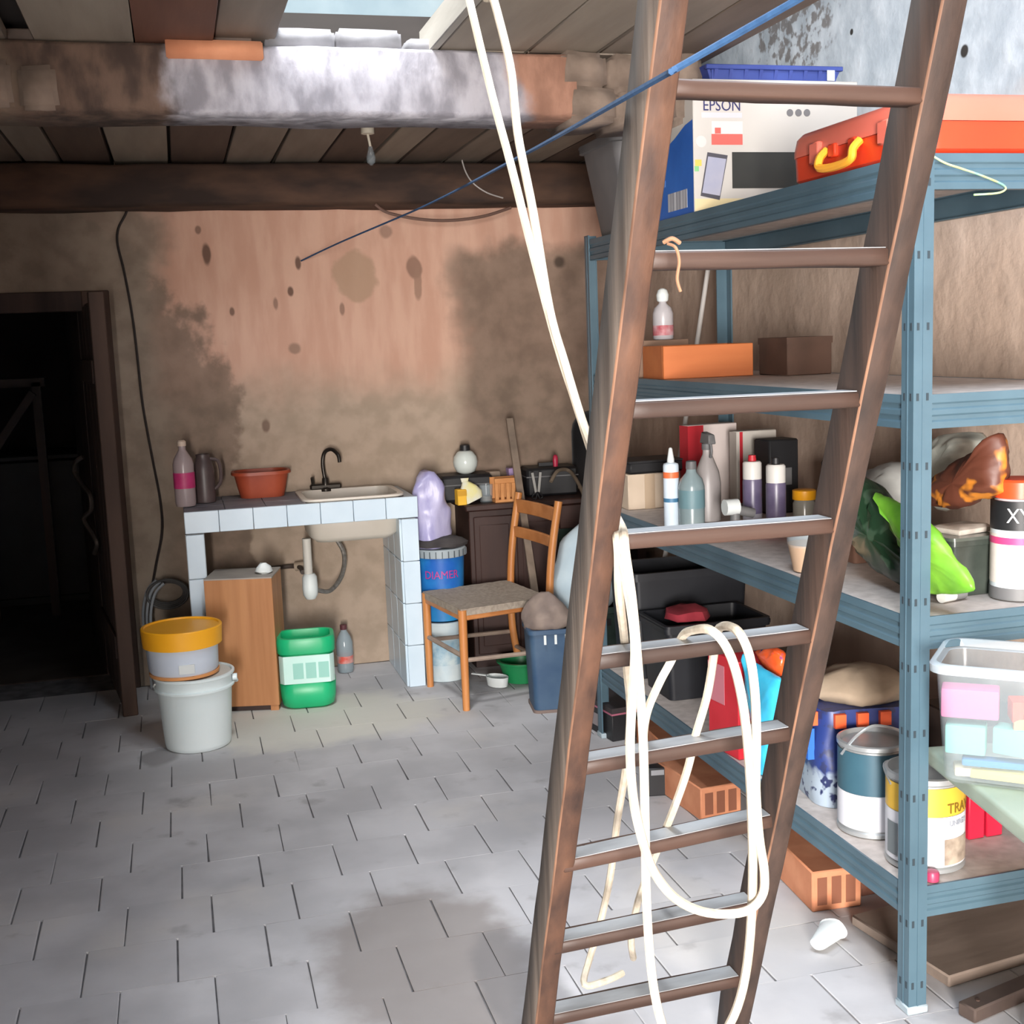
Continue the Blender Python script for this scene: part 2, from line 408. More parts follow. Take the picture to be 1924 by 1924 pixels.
# ceiling: backing, beams and planks
ceiling = struct(MB().bx(-2.2, .20, 3.72, 5.99, 2.435, 2.455).bx(.98, 1.72, 3.72, 5.99, 2.435, 2.455).bx(.20, .98, 4.46, 5.99, 2.435, 2.455).bx(1.72, XR, 4.75, 5.99, 2.435, 2.455).bx(-2.2, .34, -4.5, 3.72, 2.45, 2.47).bx(.34, XR, -4.5, .2, 2.45, 2.47).build('ceiling', mat('loft_floor_backing', S(40, 33, 30), rough=.9), smooth=False))
def beam_mat():
    g = G('whitewashed_beam'); n = g.noise(3.2, 6, (1, 1, 1)); nf = g.noise(14, 6, (1, 1, .5))
    nd = g.op('ADD', g.op('MULTIPLY', g.op('SUBTRACT', n, .5), .35), g.op('MULTIPLY', g.op('SUBTRACT', nf, .5), .12))
    X = g.op('ADD', g.x, nd)
    darkw = g.mix(g.step(nf, .35, .65), S(58, 44, 37), S(96, 76, 64))
    red = g.mix(g.step(nf, .35, .65), S(122, 88, 72), S(146, 108, 90))
    white = g.mix(g.step(nf, .35, .62), S(118, 116, 123), S(160, 158, 165))
    c = g.mix(g.step(X, .9, 1.05), darkw, red)
    top = g.op('MULTIPLY', g.step(X, .04, .12), g.step(X, 1.06, .98))
    c = g.mix(top, c, white)
    tanl = g.op('MULTIPLY', g.step(X, -.30, -.36), .8)
    c = g.mix(tanl, c, S(108, 92, 78))
    return g.done(c, .9, .7, g.op('ADD', nf, n), .02)
M_beam1 = beam_mat()
def timber(name, x0, x1, y0, y1, z0, z1, m, n=40, amp=.008, seed=0):
    mb = MB(); R = []
    for i in range(n+1):
        x = x0+(x1-x0)*i/n
        ring = []
        for (yy_, zz_) in ((y0, z0+.015), (y0+.015, z0), (y1-.015, z0), (y1, z0+.015), (y1, z1-.012), (y1-.012, z1), (y0+.012, z1), (y0, z1-.012)):
            p = Vector((x, yy_, zz_)); p += noise.noise_vector(p*4+Vector((seed, 0, 0)))*amp; p += noise.noise_vector(p*15)*amp*.4
            ring.append(p)
        R.append(ring)
    mb.rings(R)
    o = mb.build(name, m, ceiling, smooth=True, ang=55); return o
timber('beam', -2.2, 1.20, 3.57, 3.78, 2.212, 2.395, M_beam1, seed=1)
timber('beam', -2.2, XR, 5.74, 5.98, 2.205, 2.39, mat('dark_beam', S(48, 34, 28), S(86, 62, 48), rough=.85, scale=9, stretch=(.35, 1, 1), bump=.6), seed=5)
# planks of the loft floor, running away from the viewer
PL = [wood('plank_%d' % i, S(*a), S(*b), 'Y') for i, (a, b) in enumerate((((112, 102, 92), (136, 125, 113)), ((92, 80, 70), (112, 99, 88)), ((132, 122, 110), (152, 142, 128)), ((74, 60, 52), (92, 76, 66))))]
M_brownpl = wood('plank_brown', S(92, 58, 44), S(112, 74, 58), 'Y')
def plank(x0, x1, y0, y1, z, m, th=.03, tilt=0.):
    cx, cy = (x0+x1)/2, (y0+y1)/2
    return MB().bx(x0-cx, x1-cx, y0-cy, y1-cy, 0, th).build('plank', m, ceiling, loc=(cx, cy, z), rot=(0, tilt, rnd.uniform(-.006, .006)), bevel=.003)
x = -1.30; k = 0
while x < 2.2:
    wd = rnd.choice((.15, .18, .21, .24)); x1 = min(x+wd, 2.24)
    if x1 < 1.72: y0 = 3.60
    else: y0 = 4.76
    if x > .15 and x1 < 1.05: y0 = 4.46  # boards stop short to leave the added light gap open, out of view
    plank(x, x1-.012, y0, 5.97, 2.398+rnd.uniform(-.001, .004), PL[(0, 3, 2, 1, 0, 3, 2, 3, 0)[k % 9]])
    x = x1; k += 1
# planks in front of the first beam, left of the hatch
for (a, b_, m) in ((-1.5, -1.2, PL[1]), (-1.19, -.93, PL[0]), (-.92, -.66, PL[1]), (-.65, -.335, PL[0]), (-.315, -.055, PL[2]), (-.045, .165, M_brownpl)):
    plank(a, b_, -4.4, 3.70, 2.400, m)
plank(.175, .34, 1.2, 3.68, 2.42, PL[0])
plank(.19, .345, 2.2, 3.64, 2.455, wood('plank_whitewashed', S(204, 208, 210), S(222, 224, 226), 'Y'), th=.03)
# planks right of the hatch
for i, (a, b_) in enumerate(((.80, 1.06), (1.065, 1.27), (1.28, 1.45), (1.455, 1.66))):
    plank(a, b_, 2.35, 3.76, 2.402, PL[(2, 2, 0, 1)[i]], th=.045)
plank(.772, .796, 2.4, 3.74, 2.40, wood('plank_edge_pale', S(150, 146, 138), S(170, 166, 158), 'Y'), th=.085)
# loose whitewashed stones and a brick bedded on the beam
M_stone = mat('whitewashed_stone', S(104, 104, 108), S(130, 130, 134), rough=.9, scale=10, bump=.5)
M_rub = mat('brown_rubble', S(96, 82, 72), S(128, 112, 100), rough=.95, scale=9, bump=.6)
def stone(x0, x1, y0, y1, z0, z1, m, name='stone', seed=0, amp=.007):
    cx, cy = (x0+x1)/2, (y0+y1)/2
    mb = MB().bx(x0-cx, x1-cx, y0-cy, y1-cy, 0, z1-z0)
    bm = bmesh.new(); me = bpy.data.meshes.new('t'); me.from_pydata([tuple(p) for p in mb.v], [], mb.f); bm.from_mesh(me)
    bmesh.ops.bevel(bm, geom=list(bm.edges), offset=min(x1-x0, y1-y0, z1-z0)*(.07 if name == 'brick' else .16), segments=2, affect='EDGES')
    bmesh.ops.subdivide_edges(bm, edges=[e for e in bm.edges if e.calc_length() > .05], cuts=1, use_grid_fill=True)
    for v in bm.verts: v.co += noise.noise_vector(v.co*12+Vector((seed, seed, 0)))*amp
    bm.to_mesh(me); bm.free(); me.shade_smooth(); me.materials.append(m); me.name = name
    o = bpy.data.objects.new(name, me); col.objects.link(o); o.parent = ceiling; o.location = (cx, cy, z0); return o
a = py(500, 90, 3.60); b_ = py(632, 90, 3.60); c_ = py(757, 90, 3.60); d_ = py(845, 90, 3.60)
stone(a.x, b_.x-.004, 3.60, 3.74, 2.395, 2.452, M_stone, seed=1, amp=.003)
stone(b_.x+.004, c_.x, 3.60, 3.74, 2.395, 2.455, M_stone, seed=2, amp=.005)
stone(c_.x+.02, d_.x, 3.61, 3.72, 2.395, 2.435, M_stone, seed=3)
a = py(312, 100, 3.555); b_ = py(494, 100, 3.555)
stone(a.x, b_.x, 3.545, 3.66, 2.355, 2.402, M_terra, 'brick', 4, .002)
for i, (xa, xb, ya, yb) in enumerate(((30, 110, 120, 205), (-60, 25, 110, 200))):
    a = py(xa, ya, 3.55); b_ = py(xb, yb, 3.55); stone(a.x, b_.x, 3.548, 3.62, b_.z, a.z, M_rub, seed=6+i)
# rough masonry where the beam meets the side wall
for i, (x0, x1, z0, z1) in enumerate(((1.17, 1.33, 2.20, 2.30), (1.15, 1.30, 2.30, 2.40), (1.32, 1.52, 2.20, 2.29), (1.31, 1.46, 2.29, 2.395), (1.46, 1.60, 2.28, 2.40), (1.51, 1.66, 2.20, 2.285))):
    stone(x0, x1, 3.56, 3.82, z0, z1, M_rub, seed=20+i, amp=.012)

# ------------------------------------------------------------------ door_1
M_door = mat('old_door', S(50, 37, 33), S(74, 56, 49), rough=.75, scale=10, stretch=(1, 1, .12), bump=.35)
M_jamb = mat('jamb_wood', S(66, 50, 43), S(86, 66, 56), rough=.8, scale=9, stretch=(1, 1, .15), bump=.3)
dn, df = Vector((-.287, 5.50, 0)), Vector((-.395, 6.28, 0))
dd = (df-dn); dl = dd.length; dang = math.atan2(dd.y, dd.x)
door = struct(MB().bx(.05, dl, -.018, .018, .01, 1.80).build('door_1', M_door, loc=dn, rot=dang, bevel=.003))
for i in range(4):
    MB().bx(.055+i*(dl-.06)/4, .05+(i+1)*(dl-.06)/4-.004, .018, .028, .02, 1.79).build('board', M_door, door, bevel=.003)
MB().bx(0, .045, -.028, .036, 0, 1.835).build('stile', M_jamb, door, bevel=.004)
MB().bx(.06, dl-.02, .028, .042, 1.45, 1.55).build('ledge', M_door, door, bevel=.003)
MB().bx(.06, dl-.02, .028, .042, .25, .35).build('ledge', M_door, door, bevel=.003)
MB().tube([(x_-.06, y_, z_-.22) for x_, y_, z_ in [(dl-.12, .07, 1.32), (dl-.10, .10, 1.30), (dl-.06, .11, 1.25), (dl-.14, .085, 1.19), (dl-.22, .06, 1.15), (dl-.20, .06, 1.08), (dl-.13, .09, 1.03), (dl-.22, .06, .96), (dl-.24, .05, .92), (dl-.18, .06, .87)]], .011, 8).build('latch_handle', mat('worn_iron', S(92, 84, 80), S(120, 112, 106), rough=.4, metal=.6), door)
struct(MB().bx(dl+.004, dl+.85, -.03, .03, 0, 2.3).build('wall_passage', M_door, loc=dn, rot=dang))
struct(MB().bx(DX0, DX1+.02, YW-.01, YW+.02, DZ-.09, DZ).build('trim_2', M_door, bevel=.004))
struct(MB().bx(DX1-.02, DX1+.10, YW-.022, YW+.01, 0, DZ).build('trim_3', M_jamb, bevel=.004))

# things in the unlit room
t = thing('wooden_trestle', 'dark wooden trestle with a diagonal brace in the unlit room', 'trestle', (-1.14, 7.9, 0))
for s_, o_ in ((0, 0), (.34, 0)):
    MB().bar((s_, 0, 0), (s_, 0, 1.42), .05, .05, (0, 1, 0)).build('leg', M_dark, t)
MB().bar((.02, -.03, .95), (.32, -.03, 1.36), .045, .03, (0, 1, 0)).build('brace', M_dark, t)
MB().bar((-.05, 0, 1.42), (.39, 0, 1.42), .05, .05).build('top_rail', M_dark, t)
t = thing('dark_chest', 'black low chest at the back of the unlit room', 'chest', (-1.25, 8.55, 0))
MB().bx(-.9, .75, -.25, .25, .04, .92).build('body', M_black, t, bevel=.01)
MB().bx(-.93, .78, -.28, .28, .92, .96).build('lid', M_black, t, bevel=.01)
MB().bx(-.9, .75, -.24, .24, 0, .04).build('plinth', M_black, t)

# ------------------------------------------------------------------ shelving unit
SX0, SX1, SY0, SY1 = 1.523, 2.105, 2.335, 4.50
ST = (.305, .934, 1.424, 1.929)
unit = thing('shelving_unit', 'tall blue-grey metal shelving unit with four chipboard shelves along the right wall', 'shelving', (SX0, SY0, 0))
LW, LD = SX1-SX0, SY1-SY0
M_slot = mat('slot_shadow', S(40, 52, 60), rough=.8)
fl = .046
for (cx, cy, sx, sy) in ((0, 0, 1, 1), (LW, 0, -1, 1), (0, LD, 1, -1), (LW, LD, -1, -1)):
    prof = [(0, 0), (fl, 0), (fl, .006), (fl-.003, .006), (fl-.003, .003), (.004, .003), (.003, .004), (.003, fl-.003), (.006, fl-.003), (.006, fl), (0, fl)]
    mb = MB().prism([(cx+a*sx, cy+b*sy) for a, b in prof], .004, 1.945)
    # pressed rib in the middle of each flange
    mb.bx(*sorted((cx+sx*.021, cx+sx*.025)), *sorted((cy-sy*.0015, cy+sy*.001)), .01, 1.94)
    mb.bx(*sorted((cx-sx*.0015, cx+sx*.001)), *sorted((cy+sy*.021, cy+sy*.025)), .01, 1.94)
    post = mb.build('post', M_steel_blue, unit, smooth=False)
    if cy == 0 and cx == 0:
        sl = MB()
        for i in range(37):
            zc = .07+i*.05
            if i % 3: continue
            for u in (.010, .034):
                sl.prism([(cx+u-.003, cy-.0009), (cx+u+.003, cy-.0009), (cx+u+.003, cy+.0035), (cx+u-.003, cy+.0035)], zc-.008, zc+.008)
                sl.prism([(cx-.0009, cy+u-.003), (cx+.0035, cy+u-.003), (cx+.0035, cy+u+.003), (cx-.0009, cy+u+.003)], zc-.008, zc+.008)
        sl.build('slots', M_slot, post, smooth=False)['kind'] = 'stuff'
    MB().bx(*sorted((cx-sx*.004, cx+sx*.05)), *sorted((cy-sy*.004, cy+sy*.05)), 0, .02).build('foot', mat('foot_grey_plastic', S(150, 164, 172), rough=.6), post, bevel=.003)
BH = .074
def beam_prof(mb, along, a0, a1, off, sgn, zt):
    # folded sheet-steel beam: face with two pressed grooves
    pr = [(0, zt), (0, zt-.018), (.004, zt-.022), (.004, zt-.03), (0, zt-.034), (0, zt-.044), (.004, zt-.048), (.004, zt-.056), (0, zt-.06), (0, zt-BH), (.022, zt-BH), (.022, zt-BH+.003), (.006, zt-BH+.003), (.006, zt-.014), (.026, zt-.014), (.026, zt-.011), (.005, zt-.011), (.005, zt)]
    R = []
    for a in (a0, a1):
        R.append([((a, off+sgn*u, z) if along == 'X' else (off+sgn*u, a, z)) for u, z in pr])
    return mb.rings(R)
for zt in ST:
    lv = bpy.data.objects.new('shelf', None)
    board = MB().bx(.007, LW-.007, .007, LD-.007, zt-.011, zt-.001).build('shelf', M_chip, unit, bevel=.001)
    bpy.data.objects.remove(lv)
    for (al, a0, a1, off, sg) in (('Y', .012, LD-.012, .0038, 1), ('Y', .012, LD-.012, LW-.0038, -1), ('X', .012, LW-.012, .0038, 1), ('X', .012, LW-.012, LD-.0038, -1)):
        beam_prof(MB(), al, a0, a1, off, sg, zt).build('beam', M_steel_blue, board, smooth=False)

# ------------------------------------------------------------------ ladder
lad = thing('wooden_ladder', 'weathered brown wooden ladder leaning up into the ceiling opening', 'ladder', (.85, 2.36, 0))
LO = Vector((.85, 2.36, 0))
K = [((1262, 163), (1700, 181)), ((1223, 490), (1672, 482)), ((1187, 771), (1618, 750)), ((1152, 1020), (1565, 988)), ((1123, 1244), (1513, 1196)),
     ((1096, 1444), (1487, 1377)), ((1075, 1625), (1441, 1543)), ((1055, 1780), (1406, 1705)), ((1043, 1915), (1386, 1843))]
LZ8, LDZ, LY8, LDY, LXL, LDXR = .187, .213, 2.28, -.0914, .653, -.0073
def lpt(side, z, dy=0., dx=0.):          # inner front edge of a rail at height z
    n = (z-LZ8)/LDZ
    return Vector(((LXL if side < 0 else LXL+.42+n*LDXR)+dx, LY8+n*LDY+dy, z))
M_rail = mat('ladder_rail_wood', S(46, 30, 24), S(96, 66, 49), rough=.7, scale=26, stretch=(1, 1, .05), bump=.5, lo=.28, hi=.75)
M_rail2 = mat('ladder_rail_dark', S(38, 28, 24), S(74, 56, 47), rough=.75, scale=26, stretch=(1, 1, .05), bump=.5, lo=.28, hi=.75)
M_side_grey = mat('grey_side_wood', S(72, 63, 57), S(112, 101, 92), rough=.85, scale=26, stretch=(1, 1, .05), bump=.5)  # grey outer side of the left rail
M_edge = mat('pale_wood_edge', S(92, 65, 50), S(138, 102, 80), rough=.7, scale=20, stretch=(1, 1, .1))  # paler tone along the front-left rail edges
M_rung = mat('ladder_rung_wood', S(52, 36, 29), S(76, 54, 44), rough=.55, scale=14, stretch=(.1, 1, 1), bump=.3)
M_tread = mat('tread_sheen_paint', S(120, 122, 124), S(158, 162, 166), rough=.45, scale=14, stretch=(.3, 1, 1))  # pale blue-grey stands for skylight glinting on the rung tops
nrm = Vector((0, LDZ, -LDY)).normalized()      # away from the viewer, square to the ladder
for side in (-1, 1):
    mb = MB(); R = []
    nseg = 30
    for i in range(nseg+1):
        z = 0.0+2.62*i/nseg
        tw, td = .040, .078
        p = lpt(side, z)-LO; R_ = []
        for (u, v) in ((0, 0), (tw, 0), (tw, td), (0, td)):
            q = p+Vector((side*u, 0, 0))+nrm*(v-.012)
            if z < .01: q.z = 0 if v < .03 else 0
            R_.append(q+noise.noise_vector(Vector((z*7+side*9, u*30, v*20)))*.0022)
        R.append(R_)
    ro = mb.rings(R).build('rail', M_rail if side < 0 else M_rail2, lad, bevel=.003, smooth=True, ang=50)
    ro.data.materials.append(M_side_grey); ro.data.materials.append(M_edge)
    for pg in ro.data.polygons:
        es_ = sorted((ro.data.vertices[pg.vertices[i_]].co-ro.data.vertices[pg.vertices[i_-1]].co).length for i_ in range(len(pg.vertices)))
        if es_[0] < .0075 and abs(pg.normal.z) < .8: pg.material_index = 2 if (pg.normal.x < -.2 and pg.normal.y < -.2) else 0
        elif pg.normal.x < -.8 and side < 0: pg.material_index = 1
for k, (l, r) in enumerate(K):
    n = 8-k; Y = LY8+n*LDY
    a = py(l[0], l[1], Y); b_ = py(r[0], r[1], Y)
    a = Vector((LXL-.02, Y, a.z))-LO; b_ = Vector((LXL+.42+n*LDXR+.02, Y, b_.z))-LO
    mb = MB(); R = []
    for i in range(9):
        f = i/8; p = a.lerp(b_, f); hh, dp = (.0105, .032) if k == 0 else (.0125, .045 if k == 1 else .052)
        R.append([p+Vector((0, y_, z_))+noise.noise_vector(p*9+Vector((k, y_*40, z_*40)))*.0016 for y_, z_ in ((-.006, -hh), (dp, -hh), (dp, hh), (-.006, hh))])
    rg = mb.rings(R).build('rung', M_rung, lad, bevel=.003, smooth=True, ang=50)
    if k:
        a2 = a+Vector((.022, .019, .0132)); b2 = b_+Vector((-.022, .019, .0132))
        MB().bar(a2, b2, .044, .0014).build('tread_sheen', M_tread, rg)  # thin top strip: hatch-light sheen on the dusty rung, put into its colour
# frayed twine knotted on a rung
p = py(1263, 475, 1.57)
tw = tag(MB().tube([p+Vector((-.006, 0, .012)), p+Vector((.0, -.012, .006)), p+Vector((.004, -.014, -.012)), p+Vector((.001, -.013, -.035)), p+Vector((.006, -.012, -.052))], .0022, 6).tube([p+Vector((-.012, .0, .014)), p+Vector((-.004, -.01, .018)), p+Vector((.008, -.008, .012))], .003, 6).build('twine', mat('frayed_twine', S(150, 112, 86), rough=.9)), 'frayed tan bit of twine tied to an upper ladder rung', 'twine')

# ------------------------------------------------------------------ cream rope hung through the ladder
M_rope = mat('cream_rope', S(192, 180, 160), S(208, 197, 180), rough=.85, scale=60, stretch=(1, 1, .5), bump=.2)
up1 = [(861, -130, 2.36), (868, -70, 2.38), (882, 0, 2.33), (925, 180, 2.26), (960, 310, 2.20), (1000, 470, 2.13), (1045, 640, 2.06), (1080, 750, 2.02), (1110, 845, 1.98), (1142, 940, 1.93)]
up2 = [(905, -70, 2.38), (928, 0, 2.33), (958, 120, 2.28), (967, 200, 2.25), (976, 270, 2.22), (1002, 400, 2.16), (1032, 580, 2.08), (1060, 680, 2.04), (1090, 780, 2.0), (1115, 850, 1.97), (1146, 945, 1.92)]
dn1 = [(1158, 992, 1.85), (1160, 1012, 1.785), (1162, 1045, 1.79), (1163, 1110, 1.82), (1172, 1190, 1.95), (1178, 1260, 2.06), (1184, 1340, 2.12), (1176, 1440, 2.2), (1160, 1540, 2.3), (1146, 1650, 2.4), (1126, 1740, 2.48), (1108, 1800, 2.52), (1098, 1850, 2.47), (1140, 1842, 2.48), (1170, 1828, 2.50)]
lp2 = [(1168, 992, 1.85), (1172, 1010, 1.775), (1176, 1045, 1.775), (1188, 1130, 1.78), (1198, 1240, 1.79), (1208, 1380, 1.80), (1212, 1540, 1.80), (1215, 1700, 1.80), (1226, 1840, 1.80), (1248, 1935, 1.80), (1285, 1992, 1.80), (1325, 1985, 1.81),
       (1378, 1910, 1.81), (1404, 1810, 1.81), (1414, 1660, 1.81), (1411, 1500, 1.80), (1402, 1370, 1.79), (1386, 1275, 1.78), (1364, 1215, 1.775), (1335, 1184, 1.79), (1303, 1184, 1.87), (1282, 1196, 1.945), (1262, 1240, 1.99), (1238, 1285, 2.01), (1214, 1345, 2.03), (1206, 1420, 2.04)]
lp3 = [(1164, 1045, 1.79), (1180, 1110, 1.79), (1193, 1210, 1.785), (1188, 1310, 1.78), (1184, 1410, 1.785), (1190, 1500, 1.785), (1206, 1575, 1.785), (1230, 1640, 1.785), (1272, 1690, 1.785), (1330, 1715, 1.785), (1398, 1713, 1.79), (1431, 1684, 1.795), (1436, 1640, 1.80), (1426, 1570, 1.80), (1420, 1480, 1.80),
       (1421, 1380, 1.79), (1418, 1300, 1.785), (1408, 1232, 1.775), (1388, 1188, 1.79), (1364, 1176, 1.87), (1347, 1188, 1.945), (1340, 1240, 1.99), (1328, 1310, 2.02), (1306, 1385, 2.04), (1296, 1430, 2.05), (1284, 1470, 2.06), (1262, 1530, 2.12), (1226, 1620, 2.25), (1200, 1690, 2.36), (1186, 1760, 2.44), (1190, 1800, 2.52)]
rope = MB()
for path in (up1+dn1, up2+lp2, lp3):
    pts = [py(*p) for p in path]
    if path is not lp3: pts = [Vector((pts[0].x-.01, 2.345, 3.62)), Vector((pts[0].x-.005, 2.35, 2.9))]+pts
    rope.tube(pts, .0078, 8, sub=5)
tag(rope.build('rope', M_rope), 'long cream rope hanging in loops over the ladder rungs', 'rope')

# blue line strung across the room
p0 = py(1620, -70, 1.16); p1 = py(1230, 152, 1.45); p2 = py(985, 290, 2.6); p3 = py(800, 386, 4.6); p4 = py(640, 455, 5.6); p5 = py(566, 490, 5.985)
tag(MB().tube([p0+(p0-p1)*min((XR-.01-p0.x)/(p0.x-p1.x), (2.398-p0.z)/max(p0.z-p1.z, 1e-4)), p0, p1, p2, p3, p4, p5], lambda f: .0042, 6, sub=8).build('washing_line', mat('blue_cord', S(36, 70, 108), S(46, 82, 122), rough=.8, scale=80)), 'taut blue cord crossing in front of the ladder to the back wall', 'cord')

# ------------------------------------------------------------------ tiled sink counter
CX0, CX1, CYF, CYB, CZ = -.005, 1.02, 5.467, 5.985, .885
sink = thing('sink_counter', 'pale tiled sink counter with open front against the back wall', 'counter', (CX0, CYF, 0))
CO = Vector((CX0, CYF, 0)); W_, D_ = CX1-CX0, CYB-CYF
M_tile = mat('pale_glazed_tile', S(190, 208, 222), S(202, 218, 230), rough=.3, scale=4)
M_ctop = mat('dusty_grey_top', S(112, 112, 122), S(138, 136, 142), rough=.6, scale=7)
body = MB().bx(0, .08, .012, D_, 0, CZ-.1).build('side_panel', mat('grey_render', S(178, 182, 184), rough=.9), sink)
for i in range(4):
    z0 = i*(CZ-.1)/4
    MB().bx(.002, .078, 0, .014, z0+.001, z0+(CZ-.1)/4-.002).build('tile', M_tile, body, bevel=.002)
body = MB().bx(W_-.075, W_-.012, .012, D_, 0, CZ-.1).build('side_panel', mat('grey_render', S(150, 146, 142)), sink)
for i in range(4):
    z0 = i*(CZ-.1)/4
    MB().bx(W_-.078, W_-.002, 0, .014, z0+.001, z0+(CZ-.1)/4-.002).build('tile', M_tile, body, bevel=.002)
    for j in range(3):
        MB().bx(W_-.087, W_-.075, .016+j*(D_-.02)/3, .014+(j+1)*(D_-.02)/3-.002, z0+.001, z0+(CZ-.1)/4-.002).build('tile', M_tile, body, bevel=.002)
# top with a cut-out for the bowl
BX0, BX1, BY0, BY1 = .53, .965, .055, .43
top = MB()
top.bx(0, BX0, .012, D_, CZ-.07, CZ-.008).bx(BX1, W_, .012, D_, CZ-.07, CZ-.008).bx(BX0, BX1, .012, BY0, CZ-.07, CZ-.008).bx(BX0, BX1, BY1, D_, CZ-.07, CZ-.008)
top = top.build('worktop', MATS['grey_render'], sink, smooth=False)
for i in range(7):
    x0 = i*W_/7
    MB().bx(x0+.001, x0+W_/7-.001, -.006, .012, CZ-.095, CZ).build('edge_tile', M_tile, top, bevel=.002)
for i in range(3):
    for j in range(3):
        MB().bx(i*BX0/3+.001, (i+1)*BX0/3-.001, .013+j*(D_-.014)/3, .012+(j+1)*(D_-.014)/3-.001, CZ-.008, CZ-.001+.0008*((i+j) % 2)).build('tile', M_ctop, top, bevel=.0015)
M_bowl = mat('cream_sink', S(204, 196, 184), S(216, 208, 198), rough=.4, scale=3)
bc = ((BX0+BX1)/2, (BY0+BY1)/2, 0); bw, bd = BX1-BX0, BY1-BY0
bowl = MB().rloft([(bw*.78, bd*.78, .05, CZ-.195), (bw*.92, bd*.92, .06, CZ-.17), (bw-.01, bd-.01, .06, CZ-.06), (bw-.01, bd-.01, .06, CZ), (bw+.03, bd+.03, .06, CZ), (bw+.03, bd+.03, .06, CZ+.010), (bw-.02, bd-.02, .06, CZ+.010), (bw*.9, bd*.9, .06, CZ-.155), (bw*.76, bd*.76, .05, CZ-.185)], bc).build('bowl', M_bowl, sink, ang=60)
def L(p): return Vector(p)-CO
dr = L(py(577, 1030, CYF+.22))
pipe = MB().cyl((dr.x, .23, CZ-.19), (dr.x, .23, CZ-.36), .020, n=14).build('drain_pipe', mat('drain_white', S(214, 210, 202), rough=.5), sink)
MB().lathe([(.022, -.02), (.034, 0), (.036, .03), (.034, .085), (.024, .10)], 16, (dr.x+.004, .23, CZ-.455)).build('trap', M_white, pipe)
MB().tube([(dr.x+.02, .24, CZ-.43), (dr.x+.10, .30, CZ-.46), (dr.x+.17, .36, CZ-.40), (dr.x+.19, .40, CZ-.30), (dr.x+.14, .42, CZ-.20)], .011, 8).build('supply_hose', mat('braided_hose', S(120, 116, 112), S(150, 146, 140), rough=.4, metal=.5, scale=60), pipe)
MB().tube([(.10, .49, CZ-.37), (.30, .49, CZ-.365), (.50, .48, CZ-.36), (dr.x-.02, .30, CZ-.36)], .011, 8).build('wall_pipe', mat('old_pipe', S(74, 62, 56), rough=.6), sink)
MB().cyl((.50, .47, CZ-.36), (.58, .44, CZ-.35), .022, n=10).build('valve', mat('beige_valve', S(178, 160, 140), rough=.5), sink)
fc = L(py(612, 917, 5.905))
fau = MB().lathe([(.03, 0), (.03, .012), (.018, .02), (.016, .06), (.012, .065)], 14, (fc.x, fc.y, CZ-.0)).build('tap', mat('tap_dark_chrome', S(70, 66, 62), rough=.3, metal=.8), sink)
MB().tube([(fc.x, fc.y, CZ+.05), (fc.x-.008, fc.y, CZ+.13), (fc.x+.004, fc.y-.005, CZ+.185), (fc.x+.035, fc.y-.03, CZ+.20), (fc.x+.06, fc.y-.06, CZ+.175), (fc.x+.065, fc.y-.07, CZ+.14)], .0095, 10).build('spout', MATS['tap_dark_chrome'], fau)
MB().bar((fc.x-.075, fc.y, CZ+.022), (fc.x+.075, fc.y, CZ+.022), .035, .03).build('tap_body', MATS['tap_dark_chrome'], fau, bevel=.008)
MB().tube([(fc.x-.06, fc.y-.01, CZ+.035), (fc.x-.065, fc.y-.03, CZ+.07)], .008, 8, sub=2).build('lever', MATS['tap_dark_chrome'], fau)

def bottle(name, label, P, prof, m, parts=(), n=20, rz=0, cat='bottle', group=None, sq=(1, 1)):
    t = thing(name, label, cat, P, rz, group)
    MB().lathe(prof, n, sq=sq).build('body', m, t, ang=60)
    for (pn, pp, pm) in parts:
        MB().lathe(pp, n, sq=sq).build(pn, pm, t, ang=40)
    return t
P = pz(350, 952, CZ); P.z = CZ
bottle('plastic_bottle', 'tall clear bottle with magenta label standing at the left end of the counter', P,
       [(.02, 0), (.042, .004), (.046, .02), (.046, .19), (.04, .215), (.022, .245), (.016, .255), (.016, .275)], mat('milky_plastic', S(176, 160, 162), rough=.25, alpha=.75),
       (('label', [(.047, .085), (.047, .155)], mat('magenta_label', S(176, 40, 100), S(190, 60, 116), rough=.5, scale=20)), ('cap', [(.018, .272), (.019, .275), (.019, .292), (.012, .298)], mat('cap_offwhite', S(206, 186, 170), rough=.5))))
P = pz(387, 944, CZ); P.z = CZ
t = thing('dark_jug', 'dark grey jug with a handle behind the magenta-labelled bottle', 'jug', P)
M_jug = mat('jug_dark', S(70, 58, 58), S(92, 78, 78), rough=.4)
MB().lathe([(.03, 0), (.046, .003), (.048, .03), (.047, .15), (.038, .19), (.03, .205), (.032, .222), (.027, .222), (.026, .2)], 20).build('body', M_jug, t)
MB().tube([(.03, -.01, .2), (.065, -.012, .19), (.075, -.014, .14), (.07, -.014, .09), (.045, -.01, .06)], .008, 8).build('handle', M_jug, t)
P = pz(493, 932, CZ); P.z = CZ
t = thing('plastic_basin', 'terracotta-red plastic basin on the counter beside the sink', 'basin', P)
M_bas = mat('red_brown_plastic', S(156, 66, 42), S(176, 82, 54), rough=.45)
MB().rloft([(.20, .14, .05, 0), (.225, .165, .06, .05), (.25, .185, .07, .112), (.27, .20, .075, .114), (.27, .20, .075, .122), (.245, .18, .07, .122), (.215, .155, .06, .05), (.19, .13, .05, .006)]).build('tub', M_bas, t, ang=50)
MB().rloft([(.274, .204, .076, .108), (.274, .204, .076, .116)], cap0=False, cap1=False).build('rim_band', M_bas, t)

